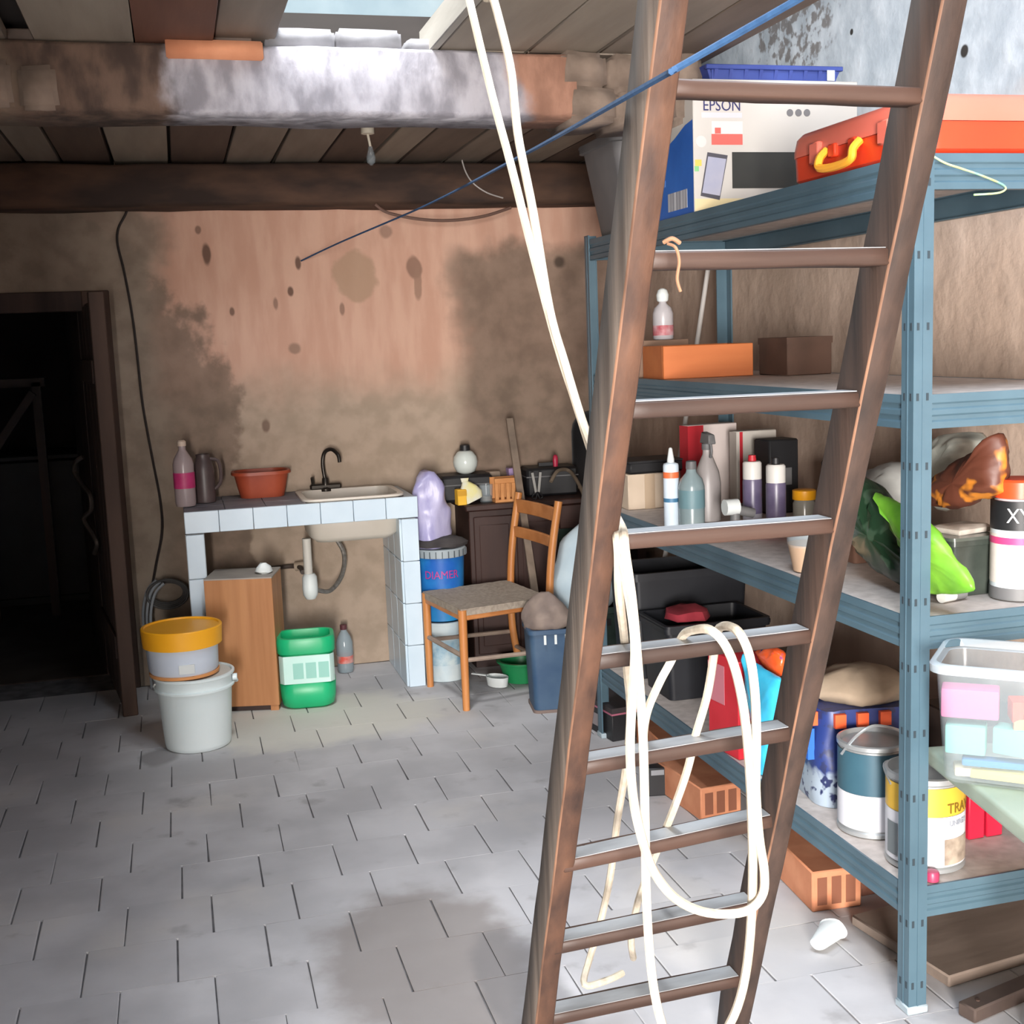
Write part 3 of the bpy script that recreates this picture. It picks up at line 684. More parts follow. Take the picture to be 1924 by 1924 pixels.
# ------------------------------------------------------------------ buckets left of the counter
cb = Vector((-.012, 4.995, 0))
zt1 = py(372, 1262, cb.y).z
t = thing('white_bucket', 'large white plastic bucket standing on the floor by the doorway', 'bucket', cb)
M_pail = mat('white_pail', S(214, 228, 230), S(226, 236, 238), rough=.4, scale=2)
MB().lathe([(.12, 0), (.127, .004), (.131, .02), (.146, zt1-.06), (.147, zt1-.055), (.158, zt1-.055), (.158, zt1-.048), (.150, zt1-.045), (.150, zt1-.01), (.160, zt1-.006), (.160, zt1+.002), (.150, zt1+.004), (.145, zt1-.02)], 40).build('pail', M_pail, t, ang=50)
MB().lathe([(.146, zt1-.012), (.146, zt1-.002)], 40).build('lid', mat('pail_lid', S(206, 204, 196), rough=.5), t)
MB().cyl((.150, -.02, zt1-.03), (.168, -.022, zt1-.03), .014, n=12).build('handle_lug', M_pail, t)
MB().tube([(.162, -.022, zt1-.03), (.165, .02, zt1-.06), (.10, .13, zt1-.075), (0, .165, zt1-.08), (-.10, .13, zt1-.075), (-.155, .02, zt1-.05), (-.152, -.02, zt1-.03)], .004, 6).build('handle', M_white, t)
z0 = zt1+.004; ztl = py(357, 1172, cb.y).z
t = thing('lidded_tub', 'white tub with a bright yellow lid stacked on the white bucket', 'tub', cb+Vector((-.034, -.005, z0)))
h = ztl-z0
MB().lathe([(.128, .012), (.134, .02), (.138, h-.06), (.138, h-.05)], 40).build('tub', mat('blueish_tub', S(196, 208, 224), S(210, 220, 234), rough=.4, scale=2), t)
MB().lathe([(.126, 0), (.136, .002), (.137, .012), (.128, .014)], 40).build('base_ring', mat('orange_ring', S(216, 150, 92), rough=.5), t)
MB().lathe([(.150, h-.075), (.154, h-.074), (.158, h-.004), (.154, h), (.146, h), (.143, h-.006), (.06, h-.006)], 44).build('lid', mat('yellow_lid', S(240, 166, 22), S(246, 178, 40), rough=.4, scale=2), t, ang=30)
MB().rloft([(.06, .004, .001, -.018), (.06, .004, .001, .018)], (0.01, -.1365, .045)).build('label', M_white, t)

# ------------------------------------------------------------------ wood-veneer box under the counter
bl, br = Vector((.057, 5.405, 0)), Vector((.34, 5.335, 0))
ang = math.atan2(br.y-bl.y, br.x-bl.x); wd = (br-bl).length
zt = py(504, 1087, br.y).z
t = thing('veneer_box', 'upright wood-veneer box with a grey top under the left of the counter', 'box', bl, ang)
M_ven = mat('oak_veneer', S(166, 110, 66), S(186, 130, 84), rough=.5, scale=20, stretch=(1, 1, .06), bump=.08)
MB().bx(.0, wd, .0, .012, .025, zt).build('front', M_ven, t, bevel=.001)
MB().bx(.0, .012, .013, .24, .025, zt).build('side', M_ven, t); MB().bx(wd-.012, wd, .013, .24, .025, zt).build('side', M_ven, t)
MB().bx(.012, wd-.012, .014, .24, .025, zt-.004).build('carcass', mat('carcass_grey', S(150, 142, 136), S(166, 158, 150), rough=.7), t)
MB().bx(-.001, wd+.001, .001, .241, zt, zt+.006).build('top', MATS['carcass_grey'], t)
MB().bx(wd-.04, wd-.005, .005, .045, 0, .025).build('foot', M_ven, t); MB().bx(.005, .04, .005, .045, 0, .025).build('foot', M_ven, t)
MB().bx(.02, wd-.02, .02, .23, 0, .024).build('plinth', M_dark, t)
P = bl+Matrix.Rotation(ang, 4, 'Z') @ Vector((wd-.05, .10, zt+.006))
tag(MB().rloft([(.05, .05, .02, 0), (.075, .07, .03, .01), (.06, .06, .02, .03), (.03, .03, .01, .045)]).jit(.008, 30, 3).build('crumpled_cloth', M_white, loc=P), 'small crumpled white cloth on top of the veneer box', 'cloth')

# green tub with label, and the bottle behind
P = Vector((.475, 5.40, 0))
t = thing('green_canister', 'bright green canister with a large pale label under the counter', 'canister', P, radians(-6))
M_grn = mat('green_plastic', S(20, 168, 108), S(34, 184, 124), rough=.35, scale=3)
MB().rloft([(.19, .15, .05, 0), (.225, .185, .06, .012), (.24, .20, .06, .05), (.245, .205, .06, .11), (.236, .196, .06, .115), (.236, .196, .06, .245), (.25, .21, .06, .25), (.255, .215, .06, .30), (.245, .205, .06, .318), (.215, .175, .05, .318), (.205, .165, .05, .27)]).build('body', M_grn, t, ang=50)
MB().rings([[(x_, y_, z_) for x_, y_ in [( -.119, -.05), (-.119, -.075), (-.10, -.0985), (-.06, -.0998), (0, -.1), (.06, -.0998), (.10, -.0985), (.119, -.075), (.119, -.05)]] for z_ in (.118, .242)], False, False, closed=False).build('label', mat('pale_label', S(196, 232, 224), S(214, 240, 234), rough=.5, scale=6), t)
for i in range(3):
    MB().bx(-.06+i*.055, -.015+i*.055, -.1012, -.1002, .14, .21).build('print_block', mat('label_print', S(150, 204, 192), rough=.6), t)
P = Vector((.70, 5.86, 0))
bottle('water_bottle', 'small clear water bottle with a dark cap standing right of the green canister', P,
       [(.02, 0), (.036, .004), (.04, .02), (.039, .08), (.041, .1), (.04, .15), (.03, .18), (.015, .205), (.014, .215)], mat('clear_blueish', S(160, 176, 184), rough=.15, alpha=.6),
       (('label', [(.0405, .05), (.0405, .085)], mat('red_label', S(206, 84, 70), S(196, 190, 186), rough=.5, scale=18)), ('cap', [(.016, .212), (.017, .215), (.017, .235), (.01, .237)], mat('cap_maroon', S(92, 50, 56), rough=.5))))

# ------------------------------------------------------------------ cables on the back wall
cab = [(240, 384), (236, 402), (222, 430), (221, 460), (233, 510), (248, 590), (258, 670), (268, 760), (286, 860), (301, 940), (304, 1000), (293, 1060), (286, 1100)]
tag(MB().tube([py(a_, b__, 5.978 if b__ < 1000 else 5.94) for a_, b__ in cab], .0055, 8, sub=5).build('power_cable', mat('black_cable', S(34, 26, 24), rough=.5)), 'thin black cable hanging down the back wall beside the doorway', 'cable')
hs = [(300, 1090), (283, 1110), (275, 1150), (279, 1200), (288, 1260), (293, 1308)]
for i in range(3):
    tag(MB().tube([py(a_+i*7-6, b__+i*3, 5.93-.05*i)+Vector((0, 0, 0)) for a_, b__ in hs], .007, 8, sub=5).build('grey_hose', mat('grey_hose', S(128, 134, 140), S(150, 154, 158), rough=.5)), ('grey hose nearest the wall bent down behind the white bucket', 'grey hose in the middle of three behind the white bucket', 'grey hose nearest the white bucket of the three behind it')[i], 'hose', 'grey hoses behind the bucket')
c0 = py(315, 1112, 5.93)
mb = MB()
for i in range(4):
    mb.tube([c0+Vector(((.075+.006*i)*cos(a_), -.02-.012*i, (.05+.006*i)*sin(a_))) for a_ in [j*pi/6 for j in range(13)]], .006, 6, sub=2)
tag(mb.build('cable_coil', mat('coil_dark_grey', S(58, 56, 56), S(74, 72, 70), rough=.6)), 'loose coil of dark grey cable hung low on the wall left of the counter', 'cable')

# ------------------------------------------------------------------ chair
M_chair = mat('honey_beech', S(178, 112, 58), S(198, 134, 78), rough=.45, scale=14, stretch=(1, 1, .12), bump=.08)
M_chairx = mat('honey_beech_rail', S(172, 108, 58), S(192, 128, 76), rough=.45, scale=14, stretch=(1, 1, 1), bump=.08)
M_grey_wood = mat('worn_stretcher', S(140, 122, 110), S(158, 140, 126), rough=.7, scale=14)
A = Vector((1.107, 5.025, 0)); Bf = Vector((1.035, 5.448, 0))        # front near / front far foot
u = Vector((.41, .085, 0)).normalized(); v = (Bf-A).normalized()
SW, SD = (Bf-A).length, .43
chair = thing('dining_chair', 'honey-coloured wooden chair with a woven rush seat facing the sink counter', 'chair', A)
def CP(a, b, z): return u*a+v*b+Vector((0, 0, z))
for b in (0, SW):
    MB().tube([CP(0, b, 0), CP(0, b, .2), CP(0, b, .44)], lambda f: .0155+.004*f, 12, sub=2).build('leg', M_chair, chair)
for b in (0.01, SW-.01):
    MB().tube([CP(SD+.04, b, 0), CP(SD, b, .22), CP(SD, b, .45), CP(SD+.02, b, .65), CP(SD+.06, b, .86)], .0175, 12, sub=4).build('back_post', M_chair, chair)
for (a0, b0, a1, b1) in ((0, 0, SD, .01), (0, SW, SD, SW-.01), (0, 0, 0, SW), (SD, .01, SD, SW-.01)):
    MB().bar(CP(a0, b0, .415), CP(a1, b1, .415), .022, .042).build('seat_rail', M_chairx, chair, bevel=.005)
M_rush = mat('woven_rush', S(138, 126, 114), S(160, 148, 134), rough=.9, scale=60, bump=.4)
N_ = 12; R = []
mb = MB()
g_ = []
for i in range(N_+1):
    for j in range(N_+1):
        fx, fy = i/N_, j/N_
        sag = .012*(1-(2*fx-1)**2)*(1-(2*fy-1)**2)
        g_.append(CP(-.012+fx*(SD+.0), -.012+fy*(SW+.024), .446-sag+.0012*((i+j) % 2)))
mb.add(g_, [(i*(N_+1)+j, (i+1)*(N_+1)+j, (i+1)*(N_+1)+j+1, i*(N_+1)+j+1) for i in range(N_) for j in range(N_)])
mb.add([g_[0]-Vector((0, 0, .03)), g_[N_]-Vector((0, 0, .03)), g_[-1]-Vector((0, 0, .03)), g_[N_*(N_+1)]-Vector((0, 0, .03)), g_[0], g_[N_], g_[-1], g_[N_*(N_+1)]], [(0, 3, 2, 1), (0, 1, 5, 4), (1, 2, 6, 5), (2, 3, 7, 6), (3, 0, 4, 7)])
mb.build('seat', M_rush, chair, ang=60)
for z_, hgt in ((.80, .062), (.68, .05)):
    lean = .045 if z_ > .75 else .025
    MB().tube([CP(SD+lean, .01, z_), CP(SD+lean+.014, SW/2, z_), CP(SD+lean, SW-.01, z_)], 1, 4, sub=6)
    R = []
    for i in range(9):
        f = i/8; bow = .016*(1-(2*f-1)**2)
        c0 = CP(SD+lean+bow, .01+f*(SW-.02), z_)
        R.append([c0+u*-.008+Vector((0, 0, -hgt/2)), c0+u*.008+Vector((0, 0, -hgt/2)), c0+u*.008+Vector((0, 0, hgt/2)), c0+u*-.008+Vector((0, 0, hgt/2))])
    MB().rings(R).build('back_slat', M_chairx, chair, bevel=.003)
for b in (.0, SW):
    MB().cyl(CP(0, b, .22), CP(SD, b, .20), .010, n=8).build('stretcher', M_grey_wood, chair)
MB().cyl(CP(0, 0, .235), CP(0, SW, .235), .011, n=8).build('stretcher', M_grey_wood, chair)
MB().cyl(CP(SD+.01, .01, .13), CP(SD+.01, SW-.01, .13), .010, n=8).build('stretcher', M_grey_wood, chair)

# ------------------------------------------------------------------ pails between counter and desk
pc = py(832, 1150, 5.575); pc.z = 0; pc.x += .0
t = thing('white_pail', 'white paint pail on the floor under the blue paint pail', 'bucket', pc)
MB().lathe([(.115, 0), (.122, .004), (.137, .27), (.145, .272), (.145, .285), (.135, .287), (.13, .27)], 32, sq=(.78, .78)).build('pail', mat('dirty_white_pail', S(176, 196, 206), S(202, 212, 214), rough=.5, scale=8), t)
MB().lathe([(.1275, .08), (.1345, .2)], 32, sq=(.78, .78), cap0=False, cap1=False).build('print_band', mat('pail_print', S(120, 160, 184), S(196, 210, 212), rough=.5, scale=16), t)
t = thing('blue_paint_pail', 'blue paint pail with magenta lettering between counter and desk', 'bucket', pc+Vector((0, 0, .288)))
MB().lathe([(.118, 0), (.126, .004), (.142, .29), (.143, .30)], 32, sq=(.78, .78)).build('pail', mat('blue_pail', S(28, 92, 176), S(44, 140, 200), rough=.4, scale=5), t)
MB().lathe([(.149, .30), (.153, .302), (.155, .335), (.150, .34), (.13, .34)], 32, sq=(.78, .78)).build('lid', mat('pail_grey_lid', S(150, 160, 166), rough=.5), t)
for i in range(14):
    a_ = -pi+i*pi/13
    MB().bx(-.002, .002, -.006, .0, .302, .333).xf(Matrix.Rotation(a_+pi/2, 4, 'Z') @ Matrix.Translation((0, -.1178, 0))).build('lid_tab', mat('tab_dark', S(76, 84, 90), rough=.6), t)
text('lettering', 'DIAMER', .052, mat('magenta_ink', S(176, 52, 130), rough=.5), t, (radians(-100), 0, .222), sx=.9, wrap=.110)
P = pc+Vector((0, 0, .63))
tag(MB().lathe([(.10, 0), (.14, .006), (.145, .02), (.12, .036), (.05, .044)], 20, sq=(.85, .7)).jit(.018, 14, 2).build('dark_rag', mat('dark_rag', S(50, 46, 48), S(70, 66, 66), rough=.95, scale=9, bump=.4), loc=P), 'bundled dark grey rag lying on the blue paint pail', 'rag')
# lavender bag standing on the rag
a = py(778, 1035, 5.60); b_ = py(838, 882, 5.60)
cx_, w2 = (a.x+b_.x)/2, (b_.x-a.x)/2; hh = b_.z-a.z
R = []
for i in range(15):
    f = i/14; s_ = (1.0, 1.02, 1.03, 1.0, .97, .95, .93, .92, .9, .88, .86, .83, .78, .66, .42)[i]
    R.append([Vector((w2*s_*cos(q)*(1+.10*sin(3*q+f*5)), .075*s_*sin(q), f*hh)) for q in [2*pi*k/28 for k in range(28)]])
tag(MB().rings(R).jit(.022, 13, 5).build('lavender_bag', mat('lavender_plastic', S(150, 146, 190), S(182, 178, 210), rough=.35, scale=7, stretch=(2.5, 2.5, .6), bump=.5), loc=(cx_, 5.60, a.z), ang=80), 'full lavender plastic bag perched beside the right end of the counter', 'bag')

# ------------------------------------------------------------------ desk and the clutter on it
DK0, DK1, DYF, DYB, DKZ = 1.30, 2.20, 5.665, 5.98, .80
desk = thing('old_desk', 'dark red-brown wooden desk cluttered with tools behind the chair', 'desk', (DK0, DYF, 0))
dw, ddp = DK1-DK0, DYB-DYF
MB().bx(-.02, dw, -.03, ddp, DKZ-.03, DKZ).build('desk_top', M_dark, desk, bevel=.006)
MB().bx(0, .44, 0, ddp-.01, .04, DKZ-.031).build('pedestal', M_dark, desk, bevel=.004)
for i in range(2):
    d_ = MB().bx(.02+i*.21, .215+i*.21, -.014, -.001, .07, DKZ-.06).build('door_panel', M_dark, desk, bevel=.004)
    MB().bx(.045+i*.21, .19+i*.21, -.02, -.0145, .11, DKZ-.10).build('raised_field', M_dark, d_, bevel=.004)
MB().bx(.45, dw-.02, -.005, .02, DKZ-.15, DKZ-.035).build('drawer_front', M_dark, desk, bevel=.004)
MB().bx(dw-.05, dw-.005, .0, ddp-.01, 0, DKZ-.031).build('side_panel', M_dark, desk)
MB().bx(.45, dw-.06, ddp-.03, ddp-.015, .1, DKZ-.16).build('back_panel', mat('green_panel', S(60, 84, 76), S(72, 96, 86), rough=.7), desk)
MB().bx(.01, .43, .01, ddp-.03, 0, .039).build('plinth', M_dark, desk)

def on_desk(x, y): 
    p = pz(x, y, DKZ); p.z = DKZ
    p.y = max(min(p.y, DYB-.05), DYF+.0); return p
def dpos(x, Y):                      # point on the desk top under photo column x at depth Y
    p = py(x, 940, Y); p.z = DKZ; return p
def boxthing(name, label, cat, P, w_, d_, h_, m, rz=0, bevel=.004, parts=(), group=None):
    t = thing(name, label, cat, P, rz, group)
    MB().bx(-w_/2, w_/2, -d_/2, d_/2, 0, h_).build('body', m, t, bevel=bevel)
    for (pn, x0, x1, y0, y1, z0, z1, pm) in parts:
        MB().bx(x0, x1, y0, y1, z0, z1).build(pn, pm, t)
    return t
P = dpos(872, 5.86)
boxthing('black_case', 'black tool case lying on the left of the desk behind the yellow box', 'case', P, .26, .17, .13, M_black, 0, .015, (('catch', -.02, .02, -.093, -.084, .05, .075, M_grey), ('lid_seam', -.131, .131, -.086, .086, .082, .086, M_grey)))
t = thing('globe_lamp', 'round white globe with a dark neck resting on the black tool case', 'lamp', P+Vector((.01, -.02, .13)))
MB().lathe([(.02, .0), (.045, .012), (.058, .04), (.06, .06), (.055, .085), (.038, .108), (.022, .115)], 24).build('globe', mat('opal_glass', S(206, 214, 210), rough=.2), t)
MB().lathe([(.022, .112), (.026, .115), (.024, .14), (.014, .145)], 16).build('neck', M_black, t)
P = dpos(908, 5.86)
boxthing('tan_carton', 'small tan carton tipped beside the white globe', 'box', P+Vector((.06, .03, 0)), .055, .06, .13, mat('tan_card', S(150, 132, 116), S(166, 148, 132), rough=.8), .2, .003, (('flap', -.026, .026, -.031, -.030, .09, .125, mat('tan_card', S(150, 132, 116))),))
P = dpos(866, 5.69)
boxthing('yellow_box', 'small yellow box at the left front edge of the desk', 'box', P, .045, .05, .075, mat('yellow_card', S(222, 170, 44), S(234, 184, 60), rough=.6), .1, .003, (('end_flap', -.022, .022, -.0265, -.0255, .045, .07, mat('yellow_dark', S(196, 146, 34), rough=.6)),))
P = dpos(888, 5.70)
t = thing('powder_bag', 'pale yellow and white paper bag slumped next to the yellow box', 'bag', P)
MB().rloft([(.10, .06, .02, 0), (.105, .065, .025, .03), (.085, .05, .02, .06), (.05, .03, .012, .085), (.02, .012, .004, .10)]).xf(Matrix.Rotation(-.35, 4, 'Y')).jit(.006, 25, 1).xf(Matrix.Translation((.0, 0, .018))).build('bag', mat('pale_yellow_paper', S(214, 206, 140), S(206, 208, 204), rough=.7, scale=14), t)
MB().rloft([(.03, .006, .002, 0), (.04, .008, .003, .02)]).xf(Matrix.Translation((-.035, 0, .105))).build('folded_top', mat('pale_yellow_paper', S(214, 206, 140)), t)
P = dpos(914, 5.72)
t = thing('glass_tumbler', 'small glass tumbler on the desk left of the wooden rack', 'glass', P)
MB().lathe([(.022, 0), (.03, .002), (.035, .085), (.032, .085), (.027, .008), (.01, .008)], 20).build('tumbler', M_clear, t)
MB().lathe([(.0, .0085), (.026, .0085), (.028, .03), (.0, .03)], 16).build('contents', mat('murky_liquid', S(110, 104, 98), rough=.3), t)
P = dpos(950, 5.72)
t = thing('slatted_rack', 'little orange-brown slatted wooden rack on the desk behind the chair back', 'rack', P, .05)
M_or = mat('orange_pine', S(196, 132, 76), S(212, 150, 94), rough=.6, scale=12)
MB().bx(-.065, .065, -.045, .045, 0, .012).build('base', M_or, t); MB().bx(-.065, .065, -.045, -.035, .09, .115).build('top_rail', M_or, t, bevel=.002)
for i in range(5): MB().bx(-.064+i*.028, -.046+i*.028, -.044, -.036, .012, .09).build('slat', M_or, t, bevel=.001)
MB().bx(-.065, .065, .035, .045, .012, .115).build('back_board', M_or, t)
P = dpos(966, 5.86)
boxthing('lilac_box', 'tiny lilac box at the back of the desk near the leaning stick', 'box', P+Vector((0, 0, 0)), .055, .05, .14, mat('lilac_card', S(158, 134, 178), S(172, 148, 190), rough=.6), 0, .003, (('lid', -.029, .029, -.027, .027, .12, .142, mat('lilac_card', S(158, 134, 178))),))
P = dpos(1032, 5.86)
boxthing('black_toolbox', 'black toolbox on the right of the desk', 'toolbox', P, .26, .17, .14, M_black, -.05, .012, (('lid_edge', -.131, .131, -.086, .086, .095, .10, M_grey), ('handle', -.05, .05, -.012, .012, .141, .158, M_black)))
tag(MB().rloft([(.022, .022, .008, 0), (.026, .026, .01, .03), (.022, .022, .008, .05), (.012, .012, .004, .058)]).build('crimson_stopper', mat('crimson_plastic', S(170, 34, 66), rough=.4), loc=P+Vector((.02, -.06, .1412)), ang=60), 'small crimson stopper sitting on the black toolbox', 'stopper')
P = dpos(1010, 5.69)
t = thing('steel_shears', 'pair of pale steel shears standing open on the desk edge', 'shears', P)
MB().bar((-.006, 0, .03), (-.022, 0, .13), .012, .004, (0, 1, 0)).build('blade', mat('bright_steel', S(190, 190, 186), rough=.35, metal=.7), t)
MB().bar((.006, 0, .03), (.02, .004, .13), .012, .004, (0, 1, 0)).build('blade', MATS['bright_steel'], t)
MB().tube([(.0, 0, .035), (-.02, 0, .022), (-.025, 0, .008), (-.008, 0, .004), (0, 0, .03), (.012, 0, .004), (.026, 0, .008), (.02, 0, .022), (0, 0, .035)], .004, 6).build('grips', M_black, t)
p0 = py(957, 786, 5.76); p1 = py(1003, 1100, 5.52); p1 = p0+(p1-p0)*((p0.z-.004)/(p0.z-p1.z))
t = tag(MB().bar(p0, Vector((p1.x, p1.y, p1.z)), .035, .016, (0, 1, 0)).build('leaning_stick', mat('grey_batten', S(112, 98, 86), S(134, 118, 104), rough=.8, scale=12), bevel=.002), 'long grey wooden batten leaning against the desk edge behind the chair', 'batten')
p2 = py(1006, 1150, 5.42)
t.data.transform(Matrix.Translation((0, 0, 0)))
pts = [(1035, 905, 5.62), (1048, 885, 5.66), (1068, 884, 5.72), (1085, 905, 5.6), (1100, 940, 5.50), (1108, 985, 5.47)]
tag(MB().tube([py(*p) for p in pts], .009, 8).build('tan_hose', mat('tan_hose', S(110, 98, 84), rough=.6)), 'tan hose arching over the right end of the desk', 'hose')
# dark oval tray hung on the wall at the far right of the desk
P = py(1082, 850, 5.93)
tag(MB().rloft([(.20, .40, .10, 0), (.21, .41, .10, .012), (.19, .39, .09, .014), (.17, .36, .08, .006)]).xf(Matrix.Rotation(pi/2, 4, 'X')).build('wall_tray', M_black, loc=P+Vector((.09, .03, 0)), ang=50), 'dark oval tray hanging on the wall beside the shelving unit', 'tray')

# things around the desk foot
P = Vector((1.735, 5.20, 0))
t = thing('dark_green_crate', 'dark green crate on the floor under the pale sack', 'crate', P, .05)
M_dg = mat('dark_green_plastic', S(36, 52, 48), S(48, 66, 60), rough=.6)
MB().rloft([(.26, .17, .03, 0), (.28, .20, .03, .34), (.30, .22, .03, .345), (.30, .22, .03, .37), (.27, .19, .03, .37), (.24, .15, .02, .02)]).build('tub', M_dg, t, ang=40)
MB().bx(-.06, .06, -.108, -.098, .29, .32).build('hand_grip', M_black, t)
R = []
for i in range(13):
    f = i/12; s_ = (.75, .95, 1.05, 1.08, 1.08, 1.05, 1.0, .95, .9, .84, .74, .55, .25)[i]
    R.append([Vector((.145*s_*cos(q)+.05*f, .11*s_*sin(q), f*.40)) for q in [2*pi*k/24 for k in range(24)]])
tag(MB().rings(R).jit(.03, 8, 7).build('pale_sack', mat('pale_blue_sack', S(176, 196, 208), S(196, 212, 220), rough=.7, scale=5, bump=.3), loc=P+Vector((-.045, 0, .345)), ang=80), 'plump pale-blue sack slumped on the dark green crate', 'sack')
P = Vector((1.475, 4.945, 0))
zt = py(1010, 1183, 4.87).z
t = thing('blue_bin', 'square dark-blue bin on the floor right of the chair', 'bin', P, radians(-8))
M_bb = mat('dusty_blue', S(44, 74, 106), S(66, 92, 118), rough=.55, scale=7)
MB().rloft([(.19, .19, .025, .012), (.215, .215, .025, zt-.02), (.228, .228, .028, zt-.018), (.228, .228, .028, zt), (.20, .20, .025, zt), (.17, .17, .02, .03)]).build('bin', M_bb, t, ang=40)
MB().rloft([(.20, .20, .025, 0), (.20, .20, .025, .013)]).build('base', mat('bin_base', S(120, 104, 98), rough=.8), t)
for i in range(3): MB().bx(-.05+i*.045, -.04+i*.045, -.118, -.1145, zt-.06, zt-.02).build('white_peg', M_white, t)
R = []
for i in range(11):
    f = i/10; s_ = (.6, .95, 1.05, 1.05, 1.0, .92, .8, .68, .55, .4, .15)[i]
    R.append([Vector((.105*s_*cos(q)-.03*f, .10*s_*sin(q), f*.15)) for q in [2*pi*k/22 for k in range(22)]])
tag(MB().rings(R).jit(.028, 16, 9).build('brown_gloves', mat('dusty_leather', S(124, 110, 104), S(150, 134, 124), rough=.9, scale=10, bump=.4), loc=P+Vector((0, 0, zt-.02)), ang=80), 'heap of dusty brown work gloves piled in the blue bin', 'gloves')
P = pz(975, 1262, 0)
P = Vector((1.45, 5.40, 0))
t = thing('green_basin', 'green plastic basin on the floor under the chair', 'basin', Vector((1.455, 5.385, 0)))
M_gb = mat('emerald_plastic', S(24, 120, 70), S(38, 138, 84), rough=.4)
MB().lathe([(.068, 0), (.078, .003), (.104, .09), (.113, .094), (.113, .102), (.10, .102), (.073, .009)], 28).build('basin', M_gb, t, ang=45)
MB().lathe([(.1135, .092), (.115, .094), (.115, .100)], 28, cap0=False, cap1=False).build('rim', M_gb, t)
P = pz(935, 1290, 0)
t = thing('white_scoop', 'white plastic scoop lying on the floor behind the chair legs', 'scoop', P, .6)
MB().lathe([(.03, 0), (.044, .006), (.05, .05), (.048, .05), (.042, .01)], 20, sq=(.8, 1.2)).build('cup', M_white, t, ang=50)
MB().bar((0, .05, .045), (-.03, .13, .05), .018, .006).build('handle', M_white, t, bevel=.002)

# ------------------------------------------------------------------ top shelf
Z1, Z2, Z3, Z4 = ST[3], ST[2], ST[1], ST[0]
# grey storage bin at the far end
P = Vector((1.74, 4.30, Z1))
zt = py(1100, 250, 4.15).z-Z1
t = thing('grey_bin', 'tapered grey plastic bin at the far end of the top shelf', 'bin', P)
MB().rloft([(.34, .30, .03, 0), (.45, .36, .035, zt-.03), (.48, .385, .04, zt-.028), (.48, .385, .04, zt), (.43, .345, .035, zt), (.32, .28, .03, .01)]).build('tub', mat('bin_grey', S(96, 95, 97), S(108, 106, 106), rough=.6), t, ang=40)
MB().rloft([(.485, .39, .04, zt-.012), (.485, .39, .04, zt-.004)], cap0=False, cap1=False).build('rim', MATS['bin_grey'], t)
MB().tube([(-.02, -.19, zt-.04), (-.01, -.185, zt-.2), (.01, -.165, zt-.38)], .006, 6).build('handle_wire', mat('bright_steel', S(190, 190, 186), rough=.35, metal=.7), t)

# printer carton
EY = 3.50
c0 = py(1305, 402, EY); EX0 = c0.x; EX1 = 2.08; EH = .385; ED = .36
box = thing('printer_carton', 'white and blue printer carton on the top shelf under the blue crate', 'box', (EX0, EY, Z1))
M_cart = mat('white_carton', S(180, 176, 171), S(188, 184, 179), rough=.5, scale=2)
MB().bx(0, EX1-EX0, 0, ED, 0, EH).build('carton', M_cart, box, bevel=.002)
def face(x0, y0, x1, y1, m, name='print', lift=.0008, y=None):
    a = py(x0, y1, EY); b = py(x1, y0, EY)
    return MB().bx(a.x-EX0, b.x-EX0, -lift, -lift+.0006, a.z-Z1, b.z-Z1).build(name, m, box, smooth=False)
M_red = mat('red_print', S(206, 92, 84), rough=.5); M_inkb = mat('navy_ink', S(40, 40, 92), rough=.5); M_pale = mat('pale_print', S(190, 190, 196), rough=.5)
text('lettering', 'EPSON', .046, M_inkb, box, (py(1356, 199, EY).x-EX0, -.0010, py(1356, 199, EY).z-Z1), sx=.88)
face(1337, 252, 1395, 272, M_red); face(1343, 240, 1354, 251, M_red, lift=.0014); face(1337, 228, 1395, 252, mat('faint_print', S(212, 200, 196), rough=.5))
face(1318, 212, 1394, 221, M_pale)
face(1306, 372, 1480, 400, mat('wheat_print', S(206, 190, 146), S(196, 184, 150), rough=.5))
face(1376, 286, 1500, 354, mat('printer_photo_black', S(34, 35, 33), S(46, 46, 42), rough=.45), lift=.0012)
def quadface(pts, m, lift, name='print'):
    q = [py(x_, y_, EY) for x_, y_ in pts]
    mb = MB().add([(p.x-EX0, -lift, p.z-Z1) for p in q]+[(p.x-EX0, -lift+.0005, p.z-Z1) for p in q], [(0, 1, 2, 3), (7, 6, 5, 4), (0, 4, 5, 1), (1, 5, 6, 2), (2, 6, 7, 3), (3, 7, 4, 0)])
    return mb.build(name, m, box, smooth=False)
quadface([(1329, 286), (1367, 292), (1352, 376), (1316, 368)], mat('phone_dark', S(70, 68, 76), rough=.4), .0014)
quadface([(1330, 294), (1364, 299), (1352, 368), (1319, 362)], mat('phone_screen', S(166, 164, 176), S(146, 150, 172), rough=.3, scale=8), .0022)
face(1306, 300, 1318, 312, mat('yellow_print', S(214, 178, 84), rough=.5)); face(1305, 312, 1313, 322, mat('green_print', S(120, 178, 120), rough=.5))
for i in range(3):
    p = py(1484+i*16, 212, EY)
    MB().cyl((p.x-EX0, -.0015, p.z-Z1), (p.x-EX0, .0, p.z-Z1), .011, n=12).build('dot', mat('dot_grey', S(104, 102, 104), rough=.5), box)
p = py(1317, 266, EY); MB().cyl((p.x-EX0, -.0012, p.z-Z1), (p.x-EX0, 0, p.z-Z1), .017, n=16).build('dot', mat('clock_print', S(206, 192, 190), rough=.5), box)
M_blue_side = mat('blue_side_print', S(34, 88, 168), S(44, 104, 188), rough=.45, scale=6)
MB().add([(-.0008, .02, .0), (-.0008, ED, .0), (-.0008, ED, .20), (-.0008, .22, .215), (-.0008, .14, .235), (-.0008, .06, .262), (-.0008, .002, .27), (-.0008, .002, 0)], [tuple(range(8))]).build('side_print', M_blue_side, box, smooth=False)
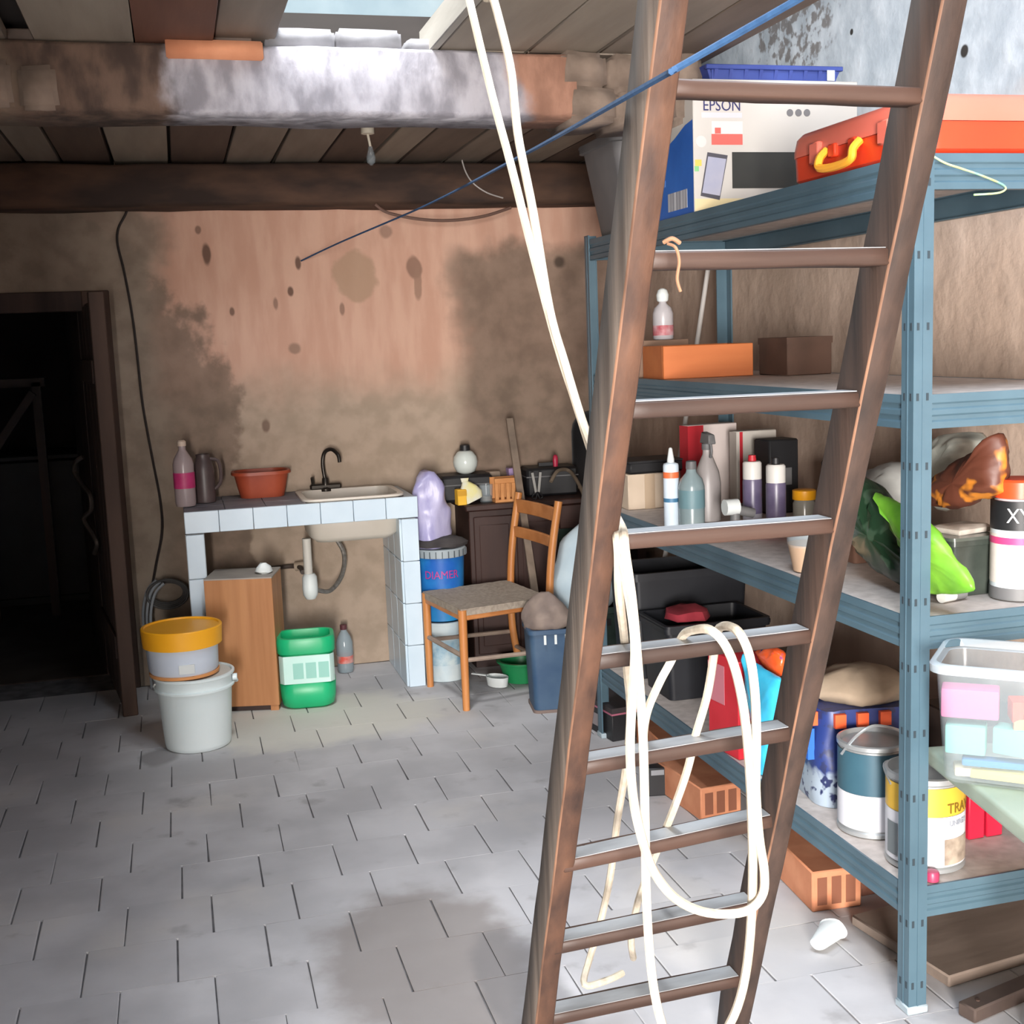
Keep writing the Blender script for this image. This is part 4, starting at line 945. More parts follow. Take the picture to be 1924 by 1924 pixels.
MB().bx(-.0016, -.0008, .05, .20, .02, .075).build('barcode', mat('barcode_white', S(196, 198, 204), S(120, 122, 132), rough=.5, scale=60, stretch=(1, 1, .01)), box)
for i in range(3): MB().bx(-.0016, -.0008, .22, .31, .10+i*.035, .12+i*.035).build('side_print', mat('side_print_pale', S(92, 132, 196), rough=.5), box)
# blue crate on the carton
cy_ = EY+.03; a = py(1326, 160, cy_); b_ = py(1582, 126, cy_)
zb = Z1+EH
t = thing('blue_crate', 'shallow dark-blue lattice crate lying on the printer carton', 'crate', ((a.x+b_.x)/2, cy_+.15, zb))
cw = b_.x-a.x; ch = max(b_.z-zb, .045)
M_cr = mat('crate_blue', S(44, 58, 122), S(54, 70, 138), rough=.45)
MB().bx(-cw/2+.02, cw/2-.02, -.13, .13, 0, .006).build('floor', M_cr, t)
for sy in (-1, 1):
    MB().bx(-cw/2, cw/2, sy*.15-.008, sy*.15+.008, ch-.014, ch).build('rim', M_cr, t, bevel=.002)
    MB().bx(-cw/2+.02, cw/2-.02, sy*.145-.003, sy*.145+.003, .004, ch-.012).build('side', M_cr, t)
    for i in range(9):
        xx = -cw/2+.03+i*(cw-.06)/8
        MB().add([(xx-.004, sy*.146, 0), (xx+.004, sy*.146, 0), (xx+.010, sy*.156, ch-.01), (xx-.002, sy*.156, ch-.01), (xx-.004, sy*.14, 0), (xx+.004, sy*.14, 0), (xx+.010, sy*.146, ch-.01), (xx-.002, sy*.146, ch-.01)], [(0, 1, 2, 3), (7, 6, 5, 4), (0, 4, 5, 1), (1, 5, 6, 2), (2, 6, 7, 3), (3, 7, 4, 0)]).build('rib', M_cr, t)
for sx in (-1, 1): MB().hexa([(sx*(cw/2-.025)-.004, -.14, 0), (sx*(cw/2-.025)+.004, -.14, 0), (sx*(cw/2-.025)+.004, .14, 0), (sx*(cw/2-.025)-.004, .14, 0), (sx*(cw/2-.006)-.005, -.15, ch), (sx*(cw/2-.006)+.005, -.15, ch), (sx*(cw/2-.006)+.005, .15, ch), (sx*(cw/2-.006)-.005, .15, ch)]).build('end', M_cr, t)
MB().bx(cw/2-.055, cw/2-.03, -.159, -.157, .006, ch-.012).build('tag', M_white, t)

# orange power-tool case at the near end of the top shelf
yb = px(1486, 345, 1.555).y
OX0, OX1, OY0, OY1 = 1.548, 2.06, 2.352, yb
t = thing('orange_case', 'bright orange tool case with a yellow handle at the near end of the top shelf', 'case', ((OX0+OX1)/2, (OY0+OY1)/2, Z1))
ow, od = OX1-OX0, OY1-OY0
hO = py(1745, 168, OY0).z-Z1
M_orange = mat('orange_plastic', S(206, 56, 26), S(212, 64, 32), rough=.4, scale=3)
M_orange2 = mat('orange_lit_plastic', S(212, 104, 86), S(216, 112, 94), rough=.4, scale=3)  # paler than the tray: light from above put into the lid colour
MB().rloft([(ow-.04, od-.04, .04, 0), (ow-.004, od-.004, .05, .012), (ow, od, .05, hO*.52)]).build('tray', M_orange, t, ang=45)
MB().rloft([(ow+.004, od+.004, .05, hO*.52+.001), (ow+.004, od+.004, .05, hO*.62), (ow-.006, od-.006, .05, hO*.86), (ow-.03, od-.03, .045, hO*.96), (ow-.09, od-.09, .04, hO)]).build('lid', M_orange2, t, ang=45)
for f in (.22, .74):
    yk = -od/2+od*f
    MB().bx(-ow/2-.014, -ow/2+.004, yk-.022, yk+.022, hO*.30, hO*.70).build('latch', M_orange2, t, bevel=.004)
ym = od*.03
hd = MB().tube([(-ow/2-.004, ym-.075, hO*.50), (-ow/2-.022, ym-.075, hO*.36), (-ow/2-.026, ym-.070, hO*.18), (-ow/2-.026, ym, hO*.13), (-ow/2-.026, ym+.070, hO*.18), (-ow/2-.022, ym+.075, hO*.36), (-ow/2-.004, ym+.075, hO*.50)], .010, 8).build('handle', mat('amber_plastic', S(246, 170, 50), rough=.4), t)
for yk in (-.045, .045): MB().bx(-ow/2-.010, -ow/2+.004, ym+yk-.016, ym+yk+.016, hO*.34, hO*.58).build('hinge_block', M_orange, t, bevel=.003)
# twine trailing over the end beam
tag(MB().tube([py(1748, 290, 2.325), py(1775, 306, 2.31), py(1810, 318, 2.30), py(1850, 332, 2.31), py(1888, 350, 2.328), py(1878, 362, 2.328), py(1830, 366, 2.328)], .0022, 6).build('green_twine', mat('green_yellow_twine', S(120, 190, 160), S(206, 196, 110), rough=.7, scale=25)), 'green and yellow twine trailing over the near end of the top shelf', 'twine')

# ------------------------------------------------------------------ second shelf
P = pz(1247, 713, Z2); P.z = Z2
t = thing('wooden_case', 'flat orange-stained wooden box on the second shelf', 'box', P+Vector((0, .0, 0)), radians(-3))
M_ow = mat('orange_stain', S(178, 96, 48), S(196, 114, 62), rough=.5, scale=10, stretch=(.1, 1, 1))
ww = (1425-1245)*mpp(P); hw = .108
MB().bx(0, ww, 0, .012, 0, hw).build('front', M_ow, t, bevel=.002); MB().bx(0, ww, .20, .212, 0, hw).build('back', M_ow, t)
MB().bx(0, .012, .0125, .1995, 0, hw).build('end', M_ow, t); MB().bx(ww-.012, ww, .0125, .1995, 0, hw).build('end', M_ow, t)
MB().bx(.0125, ww-.0125, .0125, .1995, .0, .09).build('filling', mat('brown_paper', S(104, 88, 78), S(128, 110, 98), rough=.9, scale=12), t)
P2 = Vector((1.57, P.y+.30, Z2))
boxthing('brown_carton', 'plain brown carton behind the orange-stained box on the second shelf', 'box', P2+Vector((.06, .0, 0)), .20, .16, .125, mat('brown_card', S(116, 92, 76), S(134, 108, 90), rough=.8), 0, .003, (('lid', -.102, .102, -.082, .082, .105, .127, mat('brown_card', S(116, 92, 76))),))
bottle('spray_bottle', 'small clear bottle with white cap and red base standing on the brown carton', P2+Vector((.095, -.02, .1275)),
       [(.03, 0), (.036, .004), (.036, .09), (.03, .11), (.014, .125), (.012, .135)], mat('milky_clear', S(196, 192, 196), rough=.3, alpha=.8),
       (('label', [(.0365, .015), (.0365, .05)], mat('crimson_label', S(166, 62, 74), S(196, 160, 164), rough=.5, scale=25)), ('cap', [(.016, .132), (.02, .136), (.022, .155), (.016, .172), (.006, .178)], M_white)))
P3 = pz(1462, 704, Z2); P3.z = Z2
boxthing('dark_box', 'dark brown box against the wall on the second shelf', 'box', Vector((1.98, 3.72, Z2)), .16, .20, .12, mat('umber_card', S(74, 54, 44), S(90, 66, 54), rough=.8), 0, .003, (('lid', -.082, .082, -.102, .102, .1, .122, mat('umber_card', S(74, 54, 44))),))
P = px(1117, 708, 1.56); P.z = Z2
boxthing('blue_packet', 'tiny light-blue packet at the far end of the second shelf', 'packet', Vector((1.575, 4.40, Z2)), .04, .06, .07, mat('sky_card', S(84, 150, 190), rough=.6), .2, .003, (('flap', -.018, .018, -.0312, -.0302, .05, .068, mat('sky_card_dark', S(66, 126, 166), rough=.6)),))
a, b_ = px(1330, 500, 2.04), px(1306, 650, 2.0)
tag(MB().cyl(py(1334, 480, 4.80), pz(1205, 1352, 0)+Vector((0, 0, .01)), .010, n=10).build('white_rod', mat('white_rod', S(186, 182, 178), rough=.5)), 'long thin white rod leaning behind the far end of the shelving', 'rod')

# ------------------------------------------------------------------ third shelf
def on3(x, X):           # point on the third shelf below photo column x at depth line X
    p = px(x, 960, X); p.z = Z3; return p
P = on3(1208, 1.66)
boxthing('cream_carton', 'cream cardboard box at the far end of the third shelf', 'box', P, .17, .15, .13, mat('cream_card', S(198, 180, 160), S(210, 192, 172), rough=.75), .0, .003, (('tape', -.02, .02, -.0762, -.0752, 0, .128, mat('tape_tan', S(182, 160, 136), rough=.5)),))
boxthing('dark_tray', 'black tray resting on top of the cream cardboard box', 'tray', P+Vector((.03, .02, .1305)), .22, .17, .045, M_black, .05, .008, (('lip', -.112, .112, -.087, .087, .04, .047, M_black),))
P = on3(1262, 1.565)
bottle('sealant_tube', 'tall white sealant cartridge with an orange band on the third shelf', P, [(.024, 0), (.026, .003), (.026, .205), (.024, .212), (.014, .216)], mat('sealant_white', S(206, 222, 236), S(220, 232, 242), rough=.4, scale=4),
       (('band', [(.0265, .165), (.0265, .185)], mat('orange_print', S(226, 112, 66), rough=.5)), ('stripe', [(.0265, .085), (.0265, .098)], mat('teal_print', S(66, 116, 150), rough=.5)), ('nozzle', [(.012, .214), (.012, .225), (.006, .262), (.003, .265)], M_white)), cat='cartridge')
P = on3(1300, 1.61)
bottle('blue_tinted_bottle', 'bluish clear bottle right behind the white sealant cartridge', P, [(.03, 0), (.042, .004), (.043, .14), (.036, .165), (.018, .185), (.015, .20)], mat('tinted_plastic', S(128, 148, 154), S(146, 160, 162), rough=.25, scale=5, alpha=.92),
       (('cap', [(.017, .197), (.018, .2), (.017, .222), (.01, .225)], M_grey), ('label', [(.0435, .07), (.0435, .13)], mat('teal_label', S(104, 136, 144), rough=.5))))
P = on3(1330, 1.72)
t = bottle('trigger_bottle', 'grey trigger spray bottle in front of the red and white boxes', P, [(.03, 0), (.045, .004), (.046, .13), (.04, .17), (.022, .215), (.015, .23), (.014, .25)], mat('grey_milky', S(148, 142, 142), S(160, 154, 152), rough=.4, scale=5),
           (('collar', [(.017, .245), (.018, .248), (.018, .265), (.012, .268)], M_grey),), cat='spray bottle')
MB().hexa([(-.014, -.045, .266), (.014, -.045, .266), (.014, .03, .266), (-.014, .03, .266), (-.011, -.04, .298), (.011, -.04, .298), (.011, .02, .305), (-.011, .02, .305)]).build('trigger_head', M_grey, t, bevel=.003)
MB().tube([(0, -.03, .268), (0, -.036, .24), (0, -.028, .22)], .005, 6).build('trigger', M_grey, t)
# red and white boxes standing behind
P = on3(1325, 1.86)
Pn = Vector((1.80, 4.20, Z3))
boxthing('red_white_box', 'tall red and white box standing behind the grey spray bottle', 'box', Vector((1.905, 4.25, Z3)), .21, .06, .30, mat('offwhite_card', S(196, 184, 180), S(206, 194, 190), rough=.6), .12, .003, (('red_panel', -.106, -.04, -.0312, -.0302, .0, .298, mat('red_card', S(176, 34, 46), rough=.5)), ('red_side', -.1062, -.1052, -.03, .03, 0, .298, mat('red_card', S(176, 34, 46)))))
boxthing('striped_box', 'pale upright box with a red stripe and green print beside the red and white box', 'box', Vector((2.012, 4.10, Z3)), .16, .06, .28, mat('greyish_card', S(178, 172, 164), S(192, 186, 178), rough=.6), .02, .003, (('stripe', -.068, -.056, -.0312, -.0302, .02, .278, mat('red_card', S(176, 34, 46))), ('green_print', -.02, .07, -.0312, -.0302, .05, .16, mat('green_card', S(88, 116, 92), rough=.6))))
# spray cans
for i, (xx, lab) in enumerate(((1414, 'purple spray can with a white top nearer the ladder on the third shelf'), (1458, 'purple spray can with a white top beside the black box on the third shelf'))):
    P = on3(xx, 1.80+.02*i)
    bottle('spray_can', lab, P, [(.02, 0), (.03, .002), (.032, .008), (.032, .15), (.03, .158)], mat('violet_print', S(84, 76, 104), S(110, 102, 128), rough=.35, scale=14),
           (('base_band', [(.0325, .01), (.0325, .045)], mat('silver_print', S(150, 148, 158), rough=.3)), ('cap', [(.031, .158), (.031, .21), (.026, .216)], mat('cap_grey_white', S(206, 204, 200), rough=.4)), ('nozzle', [(.012, .216), (.014, .218), (.012, .236)], mat('red_card', S(176, 34, 46)) if i == 0 else M_black)), group='purple spray cans', cat='spray can')
P = on3(1440, 1.755)+Vector((0, -.02, 0))
boxthing('small_red_box', 'flat red box in front of the purple spray cans', 'box', P, .10, .07, .045, mat('crimson_card', S(160, 30, 50), S(176, 40, 60), rough=.5), -.05, .003, (('flap', -.049, .049, -.0362, -.0352, .025, .044, mat('dark_crimson', S(134, 24, 40), rough=.5)),))
P = on3(1375, 1.68)
t = thing('grey_fitting', 'white and grey plastic pipe fitting on the third shelf left of the red box', 'fitting', P)
MB().cyl((-.025, 0, .085), (.02, 0, .085), .026, n=14).build('white_end', M_white, t); MB().cyl((.018, 0, .075), (.075, .0, .06), .016, n=12).build('arm', M_grey, t)
MB().cyl((.01, 0, .0), (.012, 0, .08), .016, n=12).build('stem', M_grey, t); MB().lathe([(.03, 0), (.03, .01), (.02, .014)], 14, (.01, 0, 0)).build('foot', M_grey, t)
P = on3(1500, 2.03)+Vector((-.01, .12, 0))
boxthing('black_box', 'tall black box behind the yellow-lidded jar on the third shelf', 'box', P+Vector((0, .02, 0)), .12, .10, .26, M_black, .1, .006, (('label', -.03, .03, -.0512, -.0502, .1, .16, M_grey),))
boxthing('black_speaker', 'squat black box half hidden by the ladder beside the tall black box', 'box', P+Vector((.02, -.40, 0)), .11, .10, .22, M_black, .0, .008, (('grille', -.045, .045, -.0512, -.0502, .02, .20, mat('grille', S(36, 36, 38), S(20, 20, 22), rough=.8, scale=120)),))
P = on3(1511, 1.985)
t = bottle('lidded_jar', 'glass jar with a yellow lid on the third shelf', P, [(.03, 0), (.037, .003), (.038, .065), (.032, .078)], mat('cloudy_glass', S(150, 146, 136), rough=.2, alpha=.7),
           (('lid', [(.038, .078), (.039, .08), (.039, .108), (.034, .111)], mat('jar_yellow', S(232, 160, 26), rough=.4)), ('contents', [(.03, .005), (.033, .006), (.033, .05), (.0, .05)], mat('jar_contents', S(120, 108, 92), S(150, 136, 116), rough=.8, scale=40))), cat='jar')
# tan pot with a clear rim
P = Vector((1.60, 2.92, Z3))
t = thing('tan_pot', 'tan pot with a clear rim at the middle of the third shelf', 'pot', P)
MB().lathe([(.04, 0), (.048, .003), (.062, .075), (.0, .075)], 24).build('pot', mat('tan_paste', S(168, 140, 116), S(186, 158, 132), rough=.6), t, ang=50)
MB().lathe([(.063, .07), (.067, .11), (.069, .112), (.066, .112), (.062, .075)], 24, cap0=False, cap1=False).build('rim', M_clear, t)
tag(MB().rloft([(.10, .09, .01, 0), (.115, .105, .012, .085), (.10, .09, .01, .09)]).build('terracotta_box', mat('dark_clay', S(96, 68, 54), S(112, 80, 64), rough=.8), loc=(1.80, 3.0, Z3)), 'dark clay-brown box behind the tan pot', 'box')

# bags on the third shelf near the end
def bag(name, label, P, w_, d_, h_, m, lean=(0, 0), seed=0, amp=.02, prof=None, rz=0, n=28, cat='bag', parts=()):
    prof = prof or (.78, .96, 1.02, 1.03, 1.0, .96, .90, .82, .70, .55, .34)
    R = []
    for i, s_ in enumerate(prof):
        f = i/(len(prof)-1)
        R.append([Vector((w_/2*s_*cos(q)*(1+.06*sin(5*q+seed))+lean[0]*f, d_/2*s_*sin(q)+lean[1]*f, h_*f)) for q in [2*pi*k/n for k in range(n)]])
    mb = MB().rings(R)
    o = Vector((seed*3.7, seed*1.3, 0))
    mb.v = [Vector((p.x, p.y, p.z))+noise.noise_vector(p*14+o)*amp*min(1, p.z/.02+.1) for p in mb.v]
    for p in mb.v: p.z = max(p.z, 0)
    ob = mb.build(name, m, loc=P, rot=rz, ang=75)
    return tag(ob, label, cat)
def two_tone(name, ca, cb_, axis, pos, soft, shine=.25, c3=None, scale=16.):
    m, t_, b = _nodes(name); N = t_.nodes; L_ = t_.links
    tc = N.new('ShaderNodeTexCoord'); sp = N.new('ShaderNodeSeparateXYZ'); L_.new(tc.outputs['Object'], sp.inputs[0])
    nz = N.new('ShaderNodeTexNoise'); nz.inputs['Scale'].default_value = scale; L_.new(tc.outputs['Object'], nz.inputs['Vector'])
    ad = N.new('ShaderNodeMath'); ad.operation = 'MULTIPLY_ADD'; L_.new(nz.outputs[0], ad.inputs[0]); ad.inputs[1].default_value = .06; L_.new(sp.outputs[axis], ad.inputs[2])
    mr = N.new('ShaderNodeMapRange'); L_.new(ad.outputs[0], mr.inputs[0]); mr.inputs[1].default_value = pos-soft; mr.inputs[2].default_value = pos+soft
    mx = N.new('ShaderNodeMix'); mx.data_type = 'RGBA'; L_.new(mr.outputs[0], mx.inputs[0]); mx.inputs[6].default_value = ca; mx.inputs[7].default_value = cb_
    out = mx.outputs[2]
    if c3:
        r2 = N.new('ShaderNodeMapRange'); L_.new(nz.outputs[0], r2.inputs[0]); r2.inputs[1].default_value = .56; r2.inputs[2].default_value = .62
        m2 = N.new('ShaderNodeMix'); m2.data_type = 'RGBA'; L_.new(r2.outputs[0], m2.inputs[0]); L_.new(out, m2.inputs[6]); m2.inputs[7].default_value = c3; out = m2.outputs[2]
    L_.new(out, b.inputs['Base Color']); b.inputs['Roughness'].default_value = shine
    return m
# potting bag: lies tilted, dark green with a lime panel
gp = [(1604, 888), (1632, 905), (1700, 985), (1760, 1050), (1822, 1108), (1745, 1112), (1690, 1095), (1640, 1062), (1600, 1000), (1590, 960)]
def crumple(p, seed):
    a = noise.noise(p*34+Vector((seed, seed, 0))); b = noise.noise(p*62+Vector((0, seed, seed)))
    return Vector((1-2*abs(a)+.5*(1-2*abs(b)), .3*a, .3*b))
def slab_bag(name, label, pts, Xp, th, m, seed=0, amp=.008, cat='bag'):
    """pillow-shaped bag: outline in the vertical plane X = Xp, puffed out to a thickness"""
    Q = [px(a_, b__, Xp) for a_, b__ in pts]; c = sum(Q, Vector())/len(Q)
    Q = spline(Q+[Q[0]], 5)[:-1]
    n = len(Q); mb = MB(); R = []
    for s_, o_ in ((.0, -1.0), (.3, -1.0), (.55, -.95), (.75, -.85), (.9, -.6), (.97, -.3), (1, 0), (.97, .3), (.9, .6), (.75, .85), (.55, .95), (.3, 1.0), (.0, 1.0)):
        R.append([c+(q-c)*max(s_, .02)+Vector((o_*th/2, 0, 0)) for q in Q])
    mb.rings(R)
    wts = []
    for s_ in (0, .3, .55, .75, .9, .97, 1, .97, .9, .75, .55, .3, 0): wts += [min(1, s_*1.4)**1.5]*n
    mb.v = [p+noise.noise_vector(p*18+Vector((seed, 0, seed)))*amp+crumple(p, seed)*amp*1.1*w_ for p, w_ in zip(mb.v, wts)]
    return mb, c
zmin = Z3+.0005
def finish(mb, name, m, label, cat, zfloor, parent=None):
    for p in mb.v: p.z = max(p.z, zfloor)
    o = mb.build(name, m, ang=80, parent=parent)
    return o if parent else tag(o, label, cat)
mb, c = slab_bag('potting_bag', '', [(1600, 890), (1640, 912), (1690, 980), (1738, 1045), (1765, 1100), (1700, 1098), (1640, 1062), (1604, 1010), (1585, 950)], 1.66, .09, None, 3)
finish(mb, 'dark_green_bag', two_tone('dark_green_foil', S(26, 44, 30), S(34, 58, 40), 2, 1.05, .1, .22, S(58, 80, 62)), 'shiny dark green foil bag leaning on the third shelf behind the post', 'bag', zmin)
mb, c = slab_bag('lime_bag', '', [(1640, 925), (1684, 944), (1742, 985), (1785, 1045), (1826, 1108), (1780, 1114), (1735, 1114), (1705, 1095), (1692, 1020)], 1.605, .05, None, 5)
finish(mb, 'lime_bag', mat('lime_plastic', S(88, 150, 34), S(122, 180, 58), rough=.4, scale=10), 'bright lime-green plastic bag in front of the dark green one', 'bag', zmin)
mb, c = slab_bag('grey_bag', '', [(1625, 890), (1665, 872), (1700, 880), (1712, 930), (1690, 960), (1645, 930)], 1.86, .12, None, 8, .012)
finish(mb, 'grey_plastic_bag', mat('grey_film', S(150, 150, 148), S(172, 172, 168), rough=.35, scale=10), 'crumpled light grey plastic bag behind the dark green bag', 'bag', zmin)
mb, c = slab_bag('white_bag', '', [(1742, 860), (1758, 826), (1790, 815), (1830, 822), (1842, 860), (1830, 930), (1780, 960), (1740, 930)], 1.96, .14, None, 9, .012)
finish(mb, 'white_plastic_bag', mat('white_film', S(196, 202, 194), S(214, 218, 210), rough=.35, scale=10, bump=.4), 'crumpled white plastic bag near the wall on the third shelf', 'bag', zmin)
mb, c = slab_bag('brown_bag', '', [(1742, 945), (1742, 915), (1790, 880), (1840, 845), (1872, 814), (1880, 850), (1878, 900), (1874, 930), (1840, 938), (1800, 955), (1770, 958)], 1.80, .09, None, 12, .010)
finish(mb, 'brown_orange_bag', two_tone('brown_orange_foil', S(104, 56, 34), S(92, 50, 36), 2, 1.08, .05, .5, S(196, 122, 42), 14.), 'brown and orange printed sack slanting on the third shelf', 'bag', zmin)
# dark transparent box with a pale packet on top and a battery-like tube in front
P = Vector((1.80, 2.57, Z3))
t = thing('dark_box_clear', 'smoky dark plastic box behind the lime bag on the third shelf', 'box', P, .05)
MB().rloft([(.15, .16, .02, 0), (.165, .18, .02, .12), (.175, .19, .02, .122), (.175, .19, .02, .135), (.15, .165, .02, .135)]).build('box', mat('smoky_plastic', S(46, 52, 48), S(66, 72, 66), rough=.2, scale=8), t, ang=45)
MB().rloft([(.18, .195, .02, .1355), (.18, .195, .02, .143)]).build('lid', mat('smoky_lid', S(70, 76, 70), rough=.2), t)
tag(MB().rloft([(.10, .08, .004, 0), (.11, .09, .004, .012), (.09, .07, .004, .018)]).jit(.003, 20, 4).build('pale_packet', mat('pale_packet', S(172, 162, 152), S(206, 198, 188), rough=.5, scale=20), loc=P+Vector((.0, -.02, .1435)), rot=.2), 'pale flat packet on top of the smoky plastic box', 'packet')
P = Vector((1.70, 2.452, Z3+.014))
t = thing('silver_tube', 'short silver tube lying beside the lime bag on the third shelf', 'tube', P, radians(15))
MB().cyl((-.03, 0, 0), (.01, 0, 0), .0135, n=14).build('pale_half', mat('pale_metal', S(196, 196, 192), rough=.4), t); MB().cyl((.0105, 0, 0), (.045, 0, 0), .0135, n=14).build('grey_half', M_grey, t)
# solvent bottle with the orange cap
P = Vector((1.865, 2.432, Z3))
t = bottle('solvent_bottle', 'white bottle with black shoulder band and orange cap on the third shelf', P, [(.045, 0), (.057, .003), (.06, .012), (.06, .215), (.056, .23), (.045, .24)], mat('bottle_frost', S(196, 206, 212), S(210, 218, 222), rough=.35, scale=3),
           (('cap', [(.05, .236), (.056, .238), (.056, .275), (.05, .28)], mat('vermilion_cap', S(236, 76, 36), rough=.4)), ('black_band', [(.0608, .165), (.0608, .232)], M_black), ('label', [(.0606, .04), (.0606, .155)], mat('cream_label', S(214, 204, 196), S(222, 214, 206), rough=.6, scale=30)), ('pink_band', [(.0612, .132), (.0612, .148)], mat('pink_ink', S(200, 66, 120), rough=.5)), ('grey_base', [(.0612, .002), (.0612, .03)], M_grey)))
text('lettering', 'XYL', .048, mat('white_ink', S(210, 212, 214), rough=.5), t, (radians(-118), 0, .198), sx=.8, wrap=.0612)

# ------------------------------------------------------------------ bottom shelf
def blackbin(name, label, x0, x1, y0, y1, h_, lab=False):
    t = thing(name, label, 'bin', ((x0+x1)/2, (y0+y1)/2, Z4)); w_, d_ = x1-x0, y1-y0
    MB().rloft([(w_-.05, d_-.05, .02, 0), (w_-.02, d_-.02, .02, h_-.03), (w_, d_, .02, h_-.028), (w_, d_, .02, h_), (w_-.03, d_-.03, .02, h_), (w_-.06, d_-.06, .02, .012)]).build('tub', mat('bin_black', S(22, 24, 30), S(32, 34, 40), rough=.5), t, ang=40)
    MB().rloft([(w_+.004, d_+.004, .02, h_-.02), (w_+.004, d_+.004, .02, h_-.008)], cap0=False, cap1=False).build('rim', MATS['bin_black'], t)
    if lab: MB().bx(.06, .15, -d_/2-.0005, -d_/2+.012, h_-.10, h_-.055).build('label', mat('label_grey', S(130, 132, 136), rough=.6), t)
    return t
blackbin('black_bin', 'black plastic bin with a grey label at the far end of the bottom shelf', 1.56, 1.96, 3.86, 4.14, .27, True)
blackbin('black_bin', 'taller black plastic bin at the very back end of the bottom shelf', 1.56, 2.03, 4.16, 4.46, .40)
tag(MB().lathe([(.05, 0), (.08, .01), (.075, .035), (.03, .055)], 16).jit(.015, 18, 2).build('red_rag', mat('dark_red_cloth', S(134, 34, 48), S(160, 50, 62), rough=.9, scale=10), loc=(1.70, 4.0, Z4+.255)), 'crumpled dark red rag lying in the black bin', 'rag')
# red box and cyan packet stood at the shelf edge
P = px(1372, 1428, 1.555); 
t = boxthing('red_box', 'tall red box with a pale pink panel on the edge of the bottom shelf', 'box', Vector((1.59, P.y, Z4)), .12, .17, .30, mat('scarlet_card', S(188, 30, 44), S(204, 42, 56), rough=.45), .12, .003, (('pink_panel', -.0612, -.0602, -.01, .083, .15, .27, mat('dusty_pink', S(196, 120, 132), rough=.5)),))
mb, c = slab_bag('cyan', '', [(1398, 1228), (1410, 1240), (1440, 1262), (1468, 1282), (1466, 1330), (1452, 1400), (1440, 1468), (1424, 1466), (1420, 1380), (1405, 1300)], 1.555, .05, None, 14, .005)
finish(mb, 'cyan_packet', mat('cyan_foil', S(40, 168, 216), S(70, 196, 232), rough=.25, scale=8), 'bright cyan foil packet standing next to the red box', 'packet', Z4+.0005)
mb, c = slab_bag('snack', '', [(1420, 1222), (1450, 1216), (1470, 1232), (1468, 1270), (1440, 1256)], 1.60, .04, None, 15, .004)
for p in mb.v: p.z = max(p.z, Z4+.0005)
o = finish(mb, 'orange_packet', two_tone('orange_white_foil', S(230, 90, 40), S(206, 196, 206), 2, .75, .02, .25, S(60, 60, 130), 22.), 'orange and white packet tucked behind the cyan packet', 'packet', Z4+.0005)
# woven shopping bag
P = Vector((1.735, 2.935, Z4))
t = thing('woven_bag', 'navy woven shopping bag with orange squares and white print on the bottom shelf', 'bag', P, radians(-8))
M_navy = two_tone('navy_woven', S(150, 164, 178), S(34, 52, 112), 2, .125, .012, .4, S(36, 44, 84), 34.)
R = []
for i in range(10):
    f = i/9; bul = 1+.06*sin(pi*f)
    R.append([Vector((x_, y_, f*.27)) for x_, y_ in rrect(.29*bul, .26*bul, .06, 5)])
mb = MB().rings(R); mb.v = [p+noise.noise_vector(p*12)*.012*min(1, p.z/.03) for p in mb.v]
mb.build('sack', M_navy, t, ang=75)
M_osq = mat('orange_square', S(226, 92, 46), rough=.5); M_bsq = mat('royal_square', S(36, 96, 196), rough=.5)
for i in range(4):
    MB().bx(-.11+i*.062, -.08+i*.062, -.146, -.132, .225, .262).build('orange_square', M_osq, t)
    MB().bx(-.158, -.142, -.105+i*.06, -.075+i*.06, .225, .262).build('orange_square', M_osq, t)
MB().bx(-.168, -.150, -.10, -.04, .13, .215).build('blue_panel', M_bsq, t); MB().bx(-.06, .05, -.160, -.146, .13, .215).build('blue_panel', M_bsq, t)
bag('tan_sack', 'folded tan cloth sack stuffed in the top of the woven shopping bag', P+Vector((.02, .0, .262)), .27, .24, .09, mat('tan_cloth', S(146, 130, 112), S(168, 150, 130), rough=.95, scale=8, bump=.4), seed=4, amp=.02, prof=(.8, 1.0, 1.06, 1.0, .85, .6, .3), cat='sack')
# paint cans
P = pz(1722, 1640, Z4); P = Vector((1.650, 2.468, Z4))
t = thing('paint_can', 'open paint can with yellow and white label by the shelving post', 'paint can', P)
M_tin = mat('tin', S(176, 180, 182), rough=.35, metal=.6)
r_ = .092
MB().lathe([(r_-.004, 0), (r_, .003), (r_, .012), (r_-.003, .016), (r_-.003, .212), (r_+.001, .216), (r_+.001, .228), (r_-.006, .230), (r_-.006, .20), (r_-.02, .20)], 40).build('can', M_tin, t, ang=35)
MB().lathe([(r_-.001, .14), (r_-.001, .208)], 40, cap0=False, cap1=False).build('yellow_label', mat('ochre_label', S(206, 164, 52), S(214, 174, 62), rough=.45, scale=3), t)
MB().lathe([(r_-.001, .018), (r_-.001, .139)], 40, cap0=False, cap1=False).build('white_label', mat('label_white', S(202, 204, 212), S(212, 214, 220), rough=.5, scale=3), t)
MB().lathe([(r_-.0205, .195), (.0, .198)], 40, cap0=False).build('dried_paint', mat('dried_paint', S(150, 142, 138), S(170, 162, 156), rough=.5, scale=12), t)
mb = MB()
def patch_cyl(mb, r, a0, a1, z0, z1, n=12):
    R = [[(r*cos(a0+(a1-a0)*i/n), r*sin(a0+(a1-a0)*i/n), z) for i in range(n+1)] for z in (z0, z1)]
    return mb.rings(R, False, False, closed=False)
patch_cyl(MB(), r_-.0002, radians(-95), radians(-40), .022, .085).build('picture', mat('label_photo', S(126, 112, 100), S(172, 158, 142), rough=.5, scale=30), t)
